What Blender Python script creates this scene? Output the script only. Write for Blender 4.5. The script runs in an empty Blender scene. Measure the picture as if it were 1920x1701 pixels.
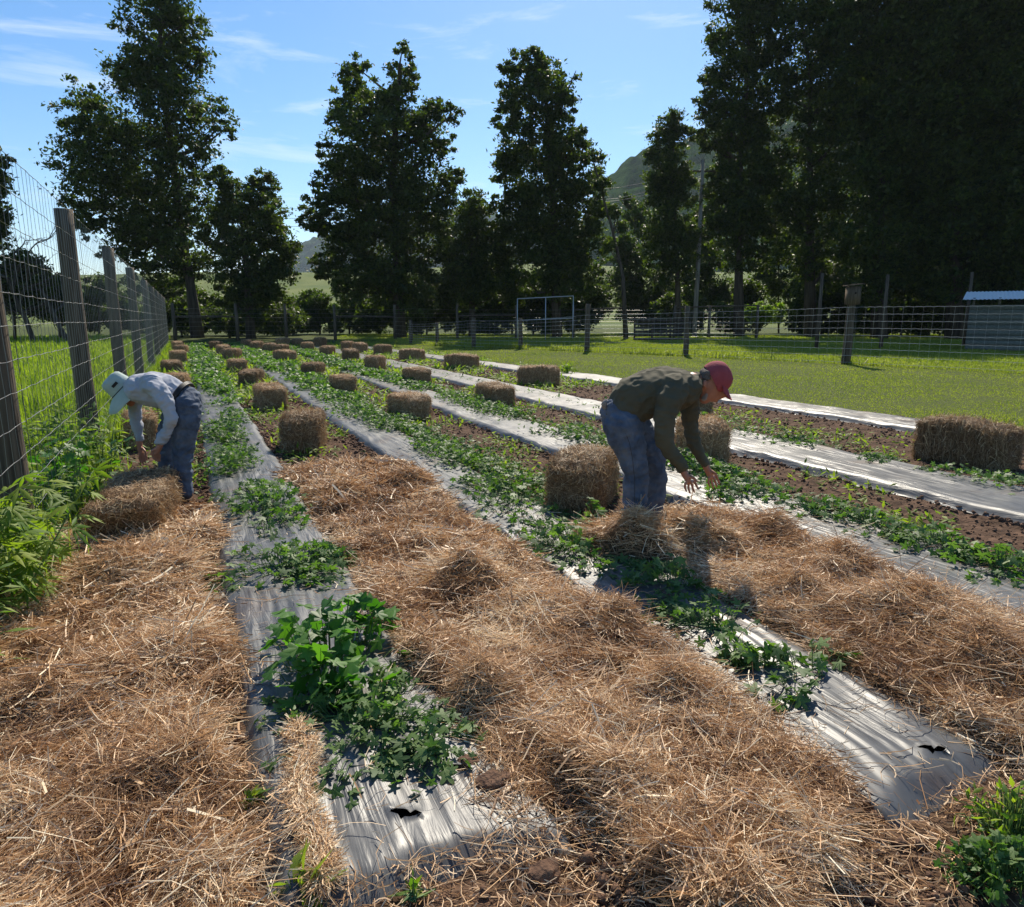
import bpy, bmesh, math, random
import numpy as np
from mathutils import Vector, noise as mn
R = math.radians
rng = np.random.default_rng(7)
random.seed(7)
S = bpy.context.scene
COL = S.collection

# ------------------------------------------------------------------ camera
IW, IH, F, H0 = 1920., 1701., 1300., 1.6
PITCH = math.atan((IH/2-597)/F)
YAW = R(24.729)
cam = bpy.data.cameras.new('camera'); camo = bpy.data.objects.new('camera', cam); COL.objects.link(camo)
camo.location = (0, 0, H0); camo.rotation_euler = (math.pi/2-PITCH, 0, -YAW)
cam.sensor_fit = 'HORIZONTAL'; cam.sensor_width = 36; cam.lens = 36*F/IW
cam.clip_start = .05; cam.clip_end = 9000
S.camera = camo

# ------------------------------------------------------------------ light
SUN_AZ, SUN_EL = R(33), R(43)
w = bpy.data.worlds.new('World'); S.world = w; w.use_nodes = True
nt = w.node_tree; nt.nodes.clear()
N = nt.nodes.new; Lk = nt.links.new
out = N('ShaderNodeOutputWorld'); bg = N('ShaderNodeBackground'); bg.inputs['Strength'].default_value = .105
sky = N('ShaderNodeTexSky'); sky.sky_type = 'NISHITA'; sky.sun_disc = False
sky.sun_elevation = SUN_EL; sky.sun_rotation = SUN_AZ
sky.air_density = 1.0; sky.dust_density = .3; sky.ozone_density = 2.2; sky.altitude = 300
tc = N('ShaderNodeTexCoord'); mp = N('ShaderNodeMapping'); mp.inputs['Scale'].default_value = (2.0, 2.0, 11.0)
mp.inputs['Rotation'].default_value = (R(7), R(-6), 0)
nz = N('ShaderNodeTexNoise'); nz.inputs['Scale'].default_value = 2.3; nz.inputs['Detail'].default_value = 9; nz.inputs['Roughness'].default_value = .62
nz.inputs['Distortion'].default_value = .5
rp = N('ShaderNodeValToRGB'); rp.color_ramp.elements[0].position = .55; rp.color_ramp.elements[1].position = .82
rp.color_ramp.elements[1].color = (.55, .55, .55, 1)
mx = N('ShaderNodeMix'); mx.data_type = 'RGBA'; mx.inputs['B'].default_value = (8, 8.4, 8.8, 1)
Lk(tc.outputs['Generated'], mp.inputs['Vector']); Lk(mp.outputs[0], nz.inputs['Vector']); Lk(nz.outputs['Fac'], rp.inputs[0])
Lk(rp.outputs[0], mx.inputs['Factor']); hs = N('ShaderNodeHueSaturation'); hs.inputs['Saturation'].default_value = 1.32; Lk(sky.outputs[0], hs.inputs['Color']); Lk(hs.outputs[0], mx.inputs['A']); Lk(mx.outputs['Result'], bg.inputs['Color']); Lk(bg.outputs[0], out.inputs[0])
sl = bpy.data.lights.new('sun', 'SUN'); sl.energy = 5.0; sl.angle = R(.53); sl.color = (1, .91, .76)
so = bpy.data.objects.new('sun', sl); COL.objects.link(so)
sd = Vector((math.sin(SUN_AZ)*math.cos(SUN_EL), math.cos(SUN_AZ)*math.cos(SUN_EL), math.sin(SUN_EL)))
so.rotation_euler = sd.to_track_quat('Z', 'Y').to_euler(); so.location = (20, 30, 40)
S.view_settings.view_transform = 'Standard'; S.view_settings.look = 'None'; S.view_settings.gamma = 1
S.view_settings.exposure = 0.52
S.cycles.max_bounces = 6; S.cycles.diffuse_bounces = 2; S.cycles.glossy_bounces = 2; S.cycles.transmission_bounces = 3
S.cycles.transparent_max_bounces = 6; S.cycles.use_denoising = True

# ------------------------------------------------------------------ helpers
cp, sp_ = math.cos(PITCH), math.sin(PITCH); cy, sy = math.cos(YAW), math.sin(YAW)
def cray(x, y):                       # ray in the camera's own heading: right, forward, up
    u = (x-IW/2)/F; v = (IH/2-y)/F
    return np.array([u, cp+v*sp_, -sp_+v*cp])
def rotw(p):
    p = np.asarray(p, float)
    return np.stack([p[..., 0]*cy+p[..., 1]*sy, -p[..., 0]*sy+p[..., 1]*cy, p[..., 2]], -1)
def G(x, y, z=0.):
    d = cray(x, y); t = (z-H0)/d[2]; return rotw(d*t)+np.array([0, 0, H0])
def U(x, y, D):                       # point at forward distance D
    d = cray(x, y); return rotw(d*(D/d[1]))+np.array([0, 0, H0])

def vhash(ix, iy, seed):
    n = (ix.astype(np.int64)*374761393+iy.astype(np.int64)*668265263+seed*1442695041) & 0x7fffffff
    n = (n ^ (n >> 13))*1274126177 & 0x7fffffff
    return ((n ^ (n >> 16)) & 0xffff)/65535.
def vn(x, y, seed=0):
    x = np.asarray(x, float); y = np.asarray(y, float)
    ix = np.floor(x); iy = np.floor(y); fx = x-ix; fy = y-iy
    fx = fx*fx*(3-2*fx); fy = fy*fy*(3-2*fy)
    a = vhash(ix, iy, seed); b = vhash(ix+1, iy, seed); c = vhash(ix, iy+1, seed); d = vhash(ix+1, iy+1, seed)
    return (a*(1-fx)+b*fx)*(1-fy)+(c*(1-fx)+d*fx)*fy
def fbm(x, y, o=4, seed=0):
    s = 0; a = .5; t = 0
    for i in range(o):
        s = s+a*vn(np.asarray(x)*2**i+17*i, np.asarray(y)*2**i-9*i, seed+i); t += a; a *= .5
    return s/t
def sst(a, b, x): t = np.clip((np.asarray(x, float)-a)/(b-a), 0, 1); return t*t*(3-2*t)

def mesh_np(name, V, Fc, mats, rnd=None, smooth=False, midx=None):
    V = np.ascontiguousarray(V, dtype=np.float32).reshape(-1, 3); Fc = np.ascontiguousarray(Fc, dtype=np.int32)
    k = Fc.shape[1]; m = bpy.data.meshes.new(name)
    m.vertices.add(len(V)); m.vertices.foreach_set('co', V.ravel())
    m.loops.add(Fc.size); m.loops.foreach_set('vertex_index', Fc.ravel())
    m.polygons.add(len(Fc)); m.polygons.foreach_set('loop_start', np.arange(0, Fc.size, k, dtype=np.int32))
    m.polygons.foreach_set('loop_total', np.full(len(Fc), k, dtype=np.int32))
    if midx is not None: m.polygons.foreach_set('material_index', np.asarray(midx, dtype=np.int32))
    if smooth: m.polygons.foreach_set('use_smooth', np.ones(len(Fc), dtype=bool))
    for mt in (mats if isinstance(mats, (list, tuple)) else [mats]): m.materials.append(mt)
    if rnd is not None:
        at = m.attributes.new('rnd', 'FLOAT', 'POINT'); at.data.foreach_set('value', np.ascontiguousarray(rnd, dtype=np.float32))
    m.update(calc_edges=True)
    return m
def ob(name, mesh, parent=None, loc=None, label=None, cat=None, group=None, kind=None):
    o = bpy.data.objects.new(name, mesh); COL.objects.link(o)
    if parent is not None: o.parent = parent
    if loc is not None: o.location = loc
    tag(o, label, cat, group, kind); return o
def tag(o, label=None, cat=None, group=None, kind=None):
    for k, v in (('label', label), ('category', cat), ('group', group), ('kind', kind)):
        if v: o[k] = v
def empty(name, loc, label, cat, group=None, rz=0):
    o = bpy.data.objects.new(name, None); COL.objects.link(o); o.location = loc; o.rotation_euler[2] = rz
    o.empty_display_size = .2
    tag(o, label, cat, group); return o

class MB:                              # collects quads/tris as quads (tri = repeated last index avoided: kept apart)
    def __init__(s): s.v = []; s.q = []; s.t = []; s.n = 0
    def add(s, V, Q=None, T=None):
        V = np.asarray(V, float).reshape(-1, 3)
        if Q is not None and len(Q): s.q.append(np.asarray(Q)+s.n)
        if T is not None and len(T): s.t.append(np.asarray(T)+s.n)
        s.v.append(V); s.n += len(V)
    def box(s, c, d, rz=0, taper=1.):
        x, y, z = np.array(d)/2.
        V = np.array([[i*x*(taper if k > 0 else 1), j*y*(taper if k > 0 else 1), k*z] for k in (-1, 1) for j in (-1, 1) for i in (-1, 1)])
        ca, sa = math.cos(rz), math.sin(rz)
        V = np.stack([V[:, 0]*ca-V[:, 1]*sa, V[:, 0]*sa+V[:, 1]*ca, V[:, 2]], 1)+np.array(c)
        s.add(V, [[0, 2, 3, 1], [4, 5, 7, 6], [0, 1, 5, 4], [2, 6, 7, 3], [0, 4, 6, 2], [1, 3, 7, 5]])
    def tube(s, P, r, n=6, cap=True):
        P = np.asarray(P, float); m = len(P); r = np.broadcast_to(np.asarray(r, float), (m,))
        T = np.gradient(P, axis=0); T /= np.linalg.norm(T, axis=1)[:, None]+1e-9
        ref = np.array([0, 0, 1.]) if abs(T[0, 2]) < .9 else np.array([1., 0, 0])
        A = np.cross(T, ref); A /= np.linalg.norm(A, axis=1)[:, None]+1e-9; B = np.cross(T, A)
        th = np.arange(n)*2*math.pi/n
        V = P[:, None]+r[:, None, None]*(A[:, None]*np.cos(th)[None, :, None]+B[:, None]*np.sin(th)[None, :, None])
        i = np.arange(m-1)[:, None]*n; j = np.arange(n)[None]; k = (j+1) % n
        Q = np.stack([i+j, i+n+j, i+n+k, i+k], -1).reshape(-1, 4)
        T3 = []
        if cap:
            T3 = [[0, a, a+1] for a in range(1, n-1)]+[[(m-1)*n, (m-1)*n+a+1, (m-1)*n+a] for a in range(1, n-1)]
        s.add(V.reshape(-1, 3), Q, T3)
    def mesh(s, name, mat, smooth=False):
        V = np.concatenate(s.v); polys = []
        m = bpy.data.meshes.new(name)
        q = np.concatenate(s.q) if s.q else np.zeros((0, 4), int); t = np.concatenate(s.t) if s.t else np.zeros((0, 3), int)
        m.vertices.add(len(V)); m.vertices.foreach_set('co', V.astype(np.float32).ravel())
        li = np.concatenate([q.ravel(), t.ravel()]).astype(np.int32)
        m.loops.add(len(li)); m.loops.foreach_set('vertex_index', li)
        m.polygons.add(len(q)+len(t))
        ls = np.concatenate([np.arange(len(q))*4, len(q)*4+np.arange(len(t))*3]).astype(np.int32)
        m.polygons.foreach_set('loop_start', ls)
        m.polygons.foreach_set('loop_total', np.concatenate([np.full(len(q), 4), np.full(len(t), 3)]).astype(np.int32))
        if smooth: m.polygons.foreach_set('use_smooth', np.ones(len(q)+len(t), dtype=bool))
        m.materials.append(mat); m.update(calc_edges=True); return m

def euler_mats(a, b, c):               # Rz(a) Rx(b) Ry(c)
    ca, sa, cb, sb, cc, sc = np.cos(a), np.sin(a), np.cos(b), np.sin(b), np.cos(c), np.sin(c)
    z = np.zeros_like(ca); o = np.ones_like(ca)
    Rz = np.stack([np.stack([ca, -sa, z], -1), np.stack([sa, ca, z], -1), np.stack([z, z, o], -1)], -2)
    Rx = np.stack([np.stack([o, z, z], -1), np.stack([z, cb, -sb], -1), np.stack([z, sb, cb], -1)], -2)
    Ry = np.stack([np.stack([cc, z, sc], -1), np.stack([z, o, z], -1), np.stack([-sc, z, cc], -1)], -2)
    return Rz@Rx@Ry
def scatter(tv, tf, pos, M, sc):
    n = len(pos); V = np.einsum('nij,kj->nki', M, tv)*sc[:, None, None]+pos[:, None]
    Fc = (np.asarray(tf)[None]+(np.arange(n)*len(tv))[:, None, None]).reshape(-1, np.asarray(tf).shape[1])
    return V.reshape(-1, 3), Fc

# ------------------------------------------------------------------ materials
def mat(name, c, rough=.8, c2=None, scale=5., detail=6, bump=0., bscale=None, metallic=0., spec=.3, transl=0., tcol=None,
        attr=None, stretch=None, c3=None, coords='Object'):
    m = bpy.data.materials.new(name); m.use_nodes = True; t = m.node_tree; b = t.nodes['Principled BSDF']
    b.inputs['Roughness'].default_value = rough; b.inputs['Metallic'].default_value = metallic
    b.inputs['Specular IOR Level'].default_value = spec; b.inputs['Base Color'].default_value = (*c, 1)
    tcn = t.nodes.new('ShaderNodeTexCoord'); mpn = t.nodes.new('ShaderNodeMapping'); t.links.new(tcn.outputs[coords], mpn.inputs[0])
    if stretch: mpn.inputs['Scale'].default_value = stretch
    colout = None
    if c2 is not None:
        r = t.nodes.new('ShaderNodeValToRGB'); r.color_ramp.elements[0].color = (*c, 1); r.color_ramp.elements[1].color = (*c2, 1)
        if c3 is not None:
            e = r.color_ramp.elements.new(.5); e.color = (*c3, 1)
        n = t.nodes.new('ShaderNodeTexNoise'); n.inputs['Scale'].default_value = scale; n.inputs['Detail'].default_value = detail
        t.links.new(mpn.outputs[0], n.inputs['Vector'])
        if attr:
            a = t.nodes.new('ShaderNodeAttribute'); a.attribute_name = attr
            ma = t.nodes.new('ShaderNodeMath'); ma.operation = 'MULTIPLY_ADD'; ma.inputs[1].default_value = .9
            mb = t.nodes.new('ShaderNodeMath'); mb.operation = 'MULTIPLY_ADD'; mb.inputs[1].default_value = .5; mb.inputs[2].default_value = -.2
            t.links.new(n.outputs['Fac'], mb.inputs[0]); t.links.new(a.outputs['Fac'], ma.inputs[0]); t.links.new(mb.outputs[0], ma.inputs[2])
            t.links.new(ma.outputs[0], r.inputs[0])
        else:
            r.color_ramp.elements[0].position = .32; r.color_ramp.elements[-1].position = .68
            t.links.new(n.outputs['Fac'], r.inputs[0])
        t.links.new(r.outputs[0], b.inputs['Base Color']); colout = r.outputs[0]
    if bump:
        n2 = t.nodes.new('ShaderNodeTexNoise'); n2.inputs['Scale'].default_value = bscale or scale*3; n2.inputs['Detail'].default_value = 8
        bp = t.nodes.new('ShaderNodeBump'); bp.inputs['Strength'].default_value = bump; bp.inputs['Distance'].default_value = .02
        t.links.new(mpn.outputs[0], n2.inputs['Vector']); t.links.new(n2.outputs['Fac'], bp.inputs['Height']); t.links.new(bp.outputs[0], b.inputs['Normal'])
    if transl:
        tr = t.nodes.new('ShaderNodeBsdfTranslucent'); ms = t.nodes.new('ShaderNodeMixShader'); ms.inputs[0].default_value = transl
        if tcol: 
            mc = t.nodes.new('ShaderNodeMix'); mc.data_type = 'RGBA'; mc.blend_type = 'MULTIPLY'; mc.inputs['Factor'].default_value = 1
            mc.inputs['B'].default_value = (*tcol, 1)
            if colout is not None: t.links.new(colout, mc.inputs['A'])
            else: mc.inputs['A'].default_value = (*c, 1)
            t.links.new(mc.outputs['Result'], tr.inputs[0])
        elif colout is not None: t.links.new(colout, tr.inputs[0])
        else: tr.inputs[0].default_value = (*c, 1)
        o = t.nodes['Material Output']; t.links.new(b.outputs[0], ms.inputs[1]); t.links.new(tr.outputs[0], ms.inputs[2]); t.links.new(ms.outputs[0], o.inputs[0])
    return m
M = {}
M['straw'] = mat('straw', (.23, .115, .052), .5, (.97, .85, .62), 1.4, 3, attr='rnd', c3=(.66, .41, .21), spec=.35, transl=.2, coords='Object')
M['strawbed'] = mat('straw_bed', (.045, .025, .013), .9, (.16, .095, .048), 26, 8, bump=1., bscale=60)
M['balestraw'] = mat('bale_straw', (.18, .09, .038), .6, (.95, .74, .44), 2, 3, attr='rnd', c3=(.42, .27, .14), transl=.2)
M['balecore'] = mat('bale_core', (.12, .065, .03), .9, (.32, .20, .10), 34, 9, bump=1., bscale=70, stretch=(1, 1, 1.6))
M['leaf'] = mat('vine_leaf', (.045, .10, .026), .55, (.16, .24, .075), 3, 3, attr='rnd', spec=.3, transl=.35, tcol=(1.5, 1.9, .55))
M['biglea'] = mat('squash_leaf', (.035, .11, .018), .5, (.10, .22, .035), 5, 3, attr='rnd', spec=.4, transl=.42, tcol=(1.6, 2.0, .5))
M['weed'] = mat('weed_leaf', (.06, .14, .02), .6, (.26, .32, .045), 3, 3, attr='rnd', transl=.45, tcol=(1.7, 1.9, .5))
M['grass'] = mat('grass_blade', (.08, .15, .016), .6, (.32, .38, .06), .35, 3, attr='rnd', transl=.45, tcol=(1.6, 1.8, .5))
M['lawn'] = mat('lawn_blade', (.10, .155, .022), .6, (.37, .38, .075), .3, 3, attr='rnd', transl=.4, tcol=(1.5, 1.7, .5))
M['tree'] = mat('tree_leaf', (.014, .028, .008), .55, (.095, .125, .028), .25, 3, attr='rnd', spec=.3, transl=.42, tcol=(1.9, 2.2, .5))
M['treesunlit'] = mat('sunlit_leaf', (.03, .06, .012), .6, (.10, .14, .03), .25, 3, attr='rnd', spec=.25, transl=.35, tcol=(1.7, 1.9, .5))  # paler copy of the tree leaf, sunlight put into the colour for sunlit bushes
M['bark'] = mat('bark', (.035, .027, .02), .9, (.10, .08, .06), 6, 8, bump=.8, stretch=(1, 1, .15))
M['stem'] = mat('stem', (.10, .17, .05), .6)
M['post'] = mat('weathered_wood', (.045, .033, .023), .85, (.15, .115, .08), 22, 8, bump=.6, bscale=60, stretch=(1, 1, .06))
M['wire'] = mat('galvanised_wire', (.26, .26, .25), .4, metallic=.8)
M['plank'] = mat('grey_boards', (.09, .10, .085), .85, (.20, .21, .18), 8, 8, bump=.3, stretch=(1, 1, 6))
M['tin'] = mat('tin_roof', (.88, .85, .80), .5, metallic=.1)
M['denim'] = mat('denim', (.045, .062, .095), .9, (.135, .16, .21), 9, 8, bump=.5, bscale=40)
M['shirt1'] = mat('olive_shirt', (.068, .060, .036), .9, (.10, .088, .055), 4, 5, bump=.3, bscale=14)
M['shirt2'] = mat('pale_blue_shirt', (.33, .345, .39), .9, (.42, .43, .47), 4, 5, bump=.3, bscale=16)
M['skin'] = mat('skin', (.34, .13, .075), .5, (.42, .18, .11), 14, 4, spec=.4)
M['cap'] = mat('red_cap', (.27, .05, .058), .9, (.33, .07, .08), 12, 4, bump=.2, bscale=80)
M['hat'] = mat('pale_hat', (.36, .43, .39), .85, (.43, .50, .46), 8, 4, bump=.2, bscale=40)
M['belt'] = mat('black_belt', (.012, .012, .014), .5)
M['hair'] = mat('grey_hair', (.15, .12, .10), .9, bump=1, bscale=90)
M['beard'] = mat('white_beard', (.30, .26, .23), .9, bump=1, bscale=90)
M['boot'] = mat('boot', (.06, .04, .03), .8)
M['hole'] = mat('hole_shade', (.016, .010, .007), .95)  # near black, the shade inside the nest box opening put into the colour
M['gate'] = mat('grey_steel', (.42, .44, .44), .5, metallic=.3)
M['twine'] = mat('twine', (.16, .10, .055), .8)
M['pole'] = mat('grey_pole', (.13, .12, .11), .85, (.30, .28, .25), 12, 8, bump=.5, stretch=(1, 1, .06))
M['glintwire'] = mat('glint_wire', (.55, .55, .54), .35, metallic=.7)  # brighter copy of the galvanised wire, sun glint put into its colour
M['cable'] = mat('cable', (.06, .06, .06), .5)
M['clod'] = mat('soil_clod', (.075, .040, .025), .95, (.20, .115, .07), 12, 8, bump=1, bscale=40)

for k_ in ('balestraw', 'balecore'):        # each bale its own tone of cut straw
    t = M[k_].node_tree; b = t.nodes['Principled BSDF']; src = b.inputs['Base Color'].links[0].from_socket
    oi = t.nodes.new('ShaderNodeObjectInfo'); mr = t.nodes.new('ShaderNodeMapRange'); mr.inputs['To Min'].default_value = .7; mr.inputs['To Max'].default_value = 1.3
    hs_ = t.nodes.new('ShaderNodeHueSaturation'); t.links.new(oi.outputs['Random'], mr.inputs[0]); t.links.new(mr.outputs[0], hs_.inputs['Value']); t.links.new(src, hs_.inputs['Color']); t.links.new(hs_.outputs[0], b.inputs['Base Color'])
# ------------------------------------------------------------------ layout of the field
# beds: (left edge, right edge) as functions of Y
def lin(pts):
    y = np.array([p[0] for p in pts]); x = np.array([p[1] for p in pts])
    return lambda Y: np.interp(Y, y, x)
BED = [dict(l=lin([(0, .03), (50, .05)]), r=lin([(0, 1.02), (1.8, .98), (3, .84), (50, .70)]), e=1.60, name='A'),
       dict(l=lin([(0, 1.9), (50, 1.85)]), r=lin([(0, 2.62), (50, 2.70)]), e=1.20, name='B'),
       dict(l=lin([(0, 3.8), (10, 3.82), (24, 4.1), (50, 4.2)]), r=lin([(0, 4.72), (10, 4.75), (50, 4.9)]), e=.6, name='C'),
       dict(l=lin([(0, 5.85), (50, 5.95)]), r=lin([(0, 7.05), (9, 7.05), (24, 7.0), (50, 6.9)]), e=.6, name='D'),
       dict(l=lin([(0, 9.5), (7, 9.35), (16, 9.2), (24, 8.75), (50, 8.2)]), r=lin([(0, 10.35), (16, 10.35), (27, 9.7), (50, 9.0)]), e=3.0, name='E')]
FIELD_END = 43.
def bedmask(X, Y):                     # 1 on a bed, 0 in the aisles
    m = np.zeros_like(X, dtype=float)
    for b in BED:
        l, r = b['l'](Y), b['r'](Y)
        k = sst(l-.10, l+.12, X)*(1-sst(r-.12, r+.10, X))*sst(b['e']-.15, b['e']+.2, Y)*(1-sst(FIELD_END, FIELD_END+1, Y))
        m = np.maximum(m, k)
    return m
def fieldmask(X, Y):
    return sst(-1.35, -1.0, X)*(1-sst(10.1, 10.5, X+.03*(Y-16)*(Y > 16)))*(1-sst(FIELD_END, FIELD_END+2, Y))
def base_h(X, Y):
    X = np.asarray(X, float); Y = np.asarray(Y, float)
    D = X*sy+Y*cy
    far = 33*sst(150, 420, D)*(.7+.3*fbm(X/90, Y/90, 2, 5))
    h = .07*bedmask(X, Y)*(.35+.65*sst(1.2, 3.2, Y))+far
    f = fieldmask(X, Y)
    return h+.03*(fbm(X*1.2, Y*1.2, 3, 11)-.5)*f+.05*(fbm(X*.3, Y*.3, 2, 3)-.5)*(1-f)
def clod_h(X, Y):
    return (fbm(X*9, Y*9, 5, 21)-.45)*.055*fieldmask(X, Y)*(1-.8*bedmask(X, Y))
def ground_z(X, Y): return base_h(X, Y)+clod_h(X, Y)-.035*bedmask(X, Y)

# ground: one sheet, fine near the camera and coarse towards the hills
def axis(lo, hi, step, g, far_lo, far_hi):
    a = list(np.arange(lo, hi, step)); s = step
    while a[-1] < far_hi: s *= g; a.append(a[-1]+s)
    b = [lo]; s = step
    while b[-1] > far_lo: s *= g; b.append(b[-1]-s)
    return np.array(b[:0:-1]+a)
ax = axis(-1.6, 10.6, .045, 1.09, -2600, 3600); ay = axis(.6, 9, .04, 1.035, -60, 4500)
XX, YY = np.meshgrid(ax, ay)
V = np.stack([XX, YY, ground_z(XX, YY)], -1).reshape(-1, 3)
nx, ny = len(ax), len(ay)
I = (np.arange(ny-1)[:, None]*nx+np.arange(nx-1)[None]).ravel()
Fq = np.stack([I, I+1, I+nx+1, I+nx], 1)
gm = bpy.data.materials.new('ground'); gm.use_nodes = True; t = gm.node_tree; b = t.nodes['Principled BSDF']
b.inputs['Roughness'].default_value = .95; b.inputs['Specular IOR Level'].default_value = .1
def ramp(t, src, c1, c2, p0=.3, p1=.7):
    r = t.nodes.new('ShaderNodeValToRGB'); r.color_ramp.elements[0].color = (*c1, 1); r.color_ramp.elements[1].color = (*c2, 1)
    r.color_ramp.elements[0].position = p0; r.color_ramp.elements[1].position = p1; t.links.new(src, r.inputs[0]); return r.outputs[0]
def nnoise(t, scale, detail=8):
    g = t.nodes.new('ShaderNodeNewGeometry'); n = t.nodes.new('ShaderNodeTexNoise'); n.inputs['Scale'].default_value = scale
    n.inputs['Detail'].default_value = detail; t.links.new(g.outputs['Position'], n.inputs['Vector']); return n.outputs['Fac']
def nmix(t, f, a, b_):
    m = t.nodes.new('ShaderNodeMix'); m.data_type = 'RGBA'; t.links.new(f, m.inputs['Factor']); t.links.new(a, m.inputs['A']); t.links.new(b_, m.inputs['B']); return m.outputs['Result']
at = t.nodes.new('ShaderNodeAttribute'); at.attribute_name = 'rnd'
soil = ramp(t, nnoise(t, 9), (.040, .024, .015), (.15, .090, .058))
dry = ramp(t, nnoise(t, 30), (.035, .05, .012), (.10, .12, .03))
far = ramp(t, nnoise(t, .05, 5), (.07, .11, .022), (.16, .18, .05))
s1 = t.nodes.new('ShaderNodeMapRange'); s1.inputs['From Min'].default_value = .0; s1.inputs['From Max'].default_value = .5; t.links.new(at.outputs['Fac'], s1.inputs[0])
s2 = t.nodes.new('ShaderNodeMapRange'); s2.inputs['From Min'].default_value = .5; s2.inputs['From Max'].default_value = 1.; t.links.new(at.outputs['Fac'], s2.inputs[0])
c = nmix(t, s2.outputs[0], nmix(t, s1.outputs[0], soil, dry), far); t.links.new(c, b.inputs['Base Color'])
bp = t.nodes.new('ShaderNodeBump'); bp.inputs['Strength'].default_value = .9; bp.inputs['Distance'].default_value = .03
t.links.new(nnoise(t, 28, 10), bp.inputs['Height']); t.links.new(bp.outputs[0], b.inputs['Normal'])
M['ground'] = gm
Dg = XX*sy+YY*cy
zone = (.5*(1-fieldmask(XX, YY))+.5*sst(110, 170, Dg)).ravel()
g = ob('ground', mesh_np('ground', V, Fq, gm, zone, smooth=True), kind='structure')

# soil clods lying in the aisles
def clods():
    bm = bmesh.new(); bmesh.ops.create_icosphere(bm, subdivisions=1, radius=1)
    tv = np.array([v.co[:] for v in bm.verts]); tf = np.array([[v.index for v in f.verts] for f in bm.faces]); bm.free()
    n = 60000; Y = 1.0+30*rng.random(n)**1.7; X = -1.1+11.2*rng.random(n)
    k = (bedmask(X, Y) < .35) & (rng.random(n) < .25+fbm(X*2, Y*2, 3, 77)); X = X[k]; Y = Y[k]; n = len(X)
    s = .0035+.016*rng.random(n)**4+.0005*Y
    nn2 = 3000; xa = rng.uniform(-.2, 3.0, nn2); X = np.r_[X, xa]; Y = np.r_[Y, .95+rng.random(nn2)*(.28+.3*(xa < 1.2))]; s = np.r_[s, .0015+.007*rng.random(nn2)**4]
    ne = 26000; Ye = 1.3+26*rng.random(ne)**1.6; Xe = np.zeros(ne); wb = rng.integers(0, 10, ne)
    for q_, bd in enumerate(BED):
        for h_ in (0, 1):
            i_ = wb == q_*2+h_; Xe[i_] = (bd['l'] if h_ == 0 else bd['r'])(Ye[i_])+(-1 if h_ == 0 else 1)*(.02+np.abs(rng.normal(size=i_.sum()))*.09-.05)
    X = np.r_[X, Xe]; Y = np.r_[Y, Ye]; s = np.r_[s, .004+.02*rng.random(ne)**2.5+.0005*Ye]; n = len(X)
    V, Fc = scatter(tv, tf, np.stack([X, Y, np.maximum(ground_z(X, Y), base_h(X, Y)-.012)+s*.3], 1), euler_mats(*(rng.random((3, n))*6.3)), s)
    V = V+(rng.random(V.shape)-.5)*np.repeat(s, len(tv))[:, None]*.7
    ob('soil_clods', mesh_np('soil_clods', V, Fc, M['clod']), label='crumbly reddish brown soil clods strewn along the aisles', cat='soil', kind='stuff')
clods()

# ------------------------------------------------------------------ plastic mulch
pm = bpy.data.materials.new('plastic_mulch'); pm.use_nodes = True; t = pm.node_tree; b = t.nodes['Principled BSDF']
b.inputs['Roughness'].default_value = .38; b.inputs['Specular IOR Level'].default_value = .42
dust = ramp(t, nnoise(t, 5), (.05, .053, .058), (.13, .13, .125), .35, .75); dirt = ramp(t, nnoise(t, 14), (.05, .03, .02), (.15, .10, .07)); dm = t.nodes.new('ShaderNodeMapRange'); dm.inputs['From Min'].default_value = .56; dm.inputs['From Max'].default_value = .74; t.links.new(nnoise(t, 2.1, 12), dm.inputs[0]); t.links.new(nmix(t, dm.outputs[0], dust, dirt), b.inputs['Base Color'])
rr = t.nodes.new('ShaderNodeMapRange'); rr.inputs['To Min'].default_value = .36; rr.inputs['To Max'].default_value = .52
t.links.new(nnoise(t, 3.3), rr.inputs[0]); t.links.new(rr.outputs[0], b.inputs['Roughness'])
g_ = t.nodes.new('ShaderNodeNewGeometry'); mp_ = t.nodes.new('ShaderNodeMapping'); mp_.inputs['Scale'].default_value = (24, 2.2, 1); mp_.inputs['Rotation'].default_value = (0, 0, R(10))
n_ = t.nodes.new('ShaderNodeTexNoise'); n_.inputs['Scale'].default_value = 1; n_.inputs['Detail'].default_value = 5; n_.inputs['Distortion'].default_value = 1.1
bp = t.nodes.new('ShaderNodeBump'); bp.inputs['Strength'].default_value = .5; bp.inputs['Distance'].default_value = .013; wm = t.nodes.new('ShaderNodeMapRange'); wm.inputs['From Min'].default_value = .36; wm.inputs['From Max'].default_value = .66; wm.inputs['To Min'].default_value = .06; wm.inputs['To Max'].default_value = 1.1; t.links.new(nnoise(t, 2.6, 3), wm.inputs[0]); t.links.new(wm.outputs[0], bp.inputs['Strength'])
t.links.new(g_.outputs['Position'], mp_.inputs[0]); t.links.new(mp_.outputs[0], n_.inputs[0]); t.links.new(n_.outputs['Fac'], bp.inputs['Height']); t.links.new(bp.outputs[0], b.inputs['Normal'])
M['plastic'] = pm
PL = ['silvery plastic mulch sheet nearest the left fence, under the squash like plant', 'plastic mulch sheet of the second row, ending in folds at the near right corner',
      'plastic mulch sheet of the third row, behind the man in the cap', 'plastic mulch sheet of the fourth row, before the long dark bale',
      'bare plastic mulch sheet along the edge of the mown lawn']
HOLES = [G(755, 1552)[:2], G(1752, 1428)[:2], G(860, 1470)[:2]]
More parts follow.
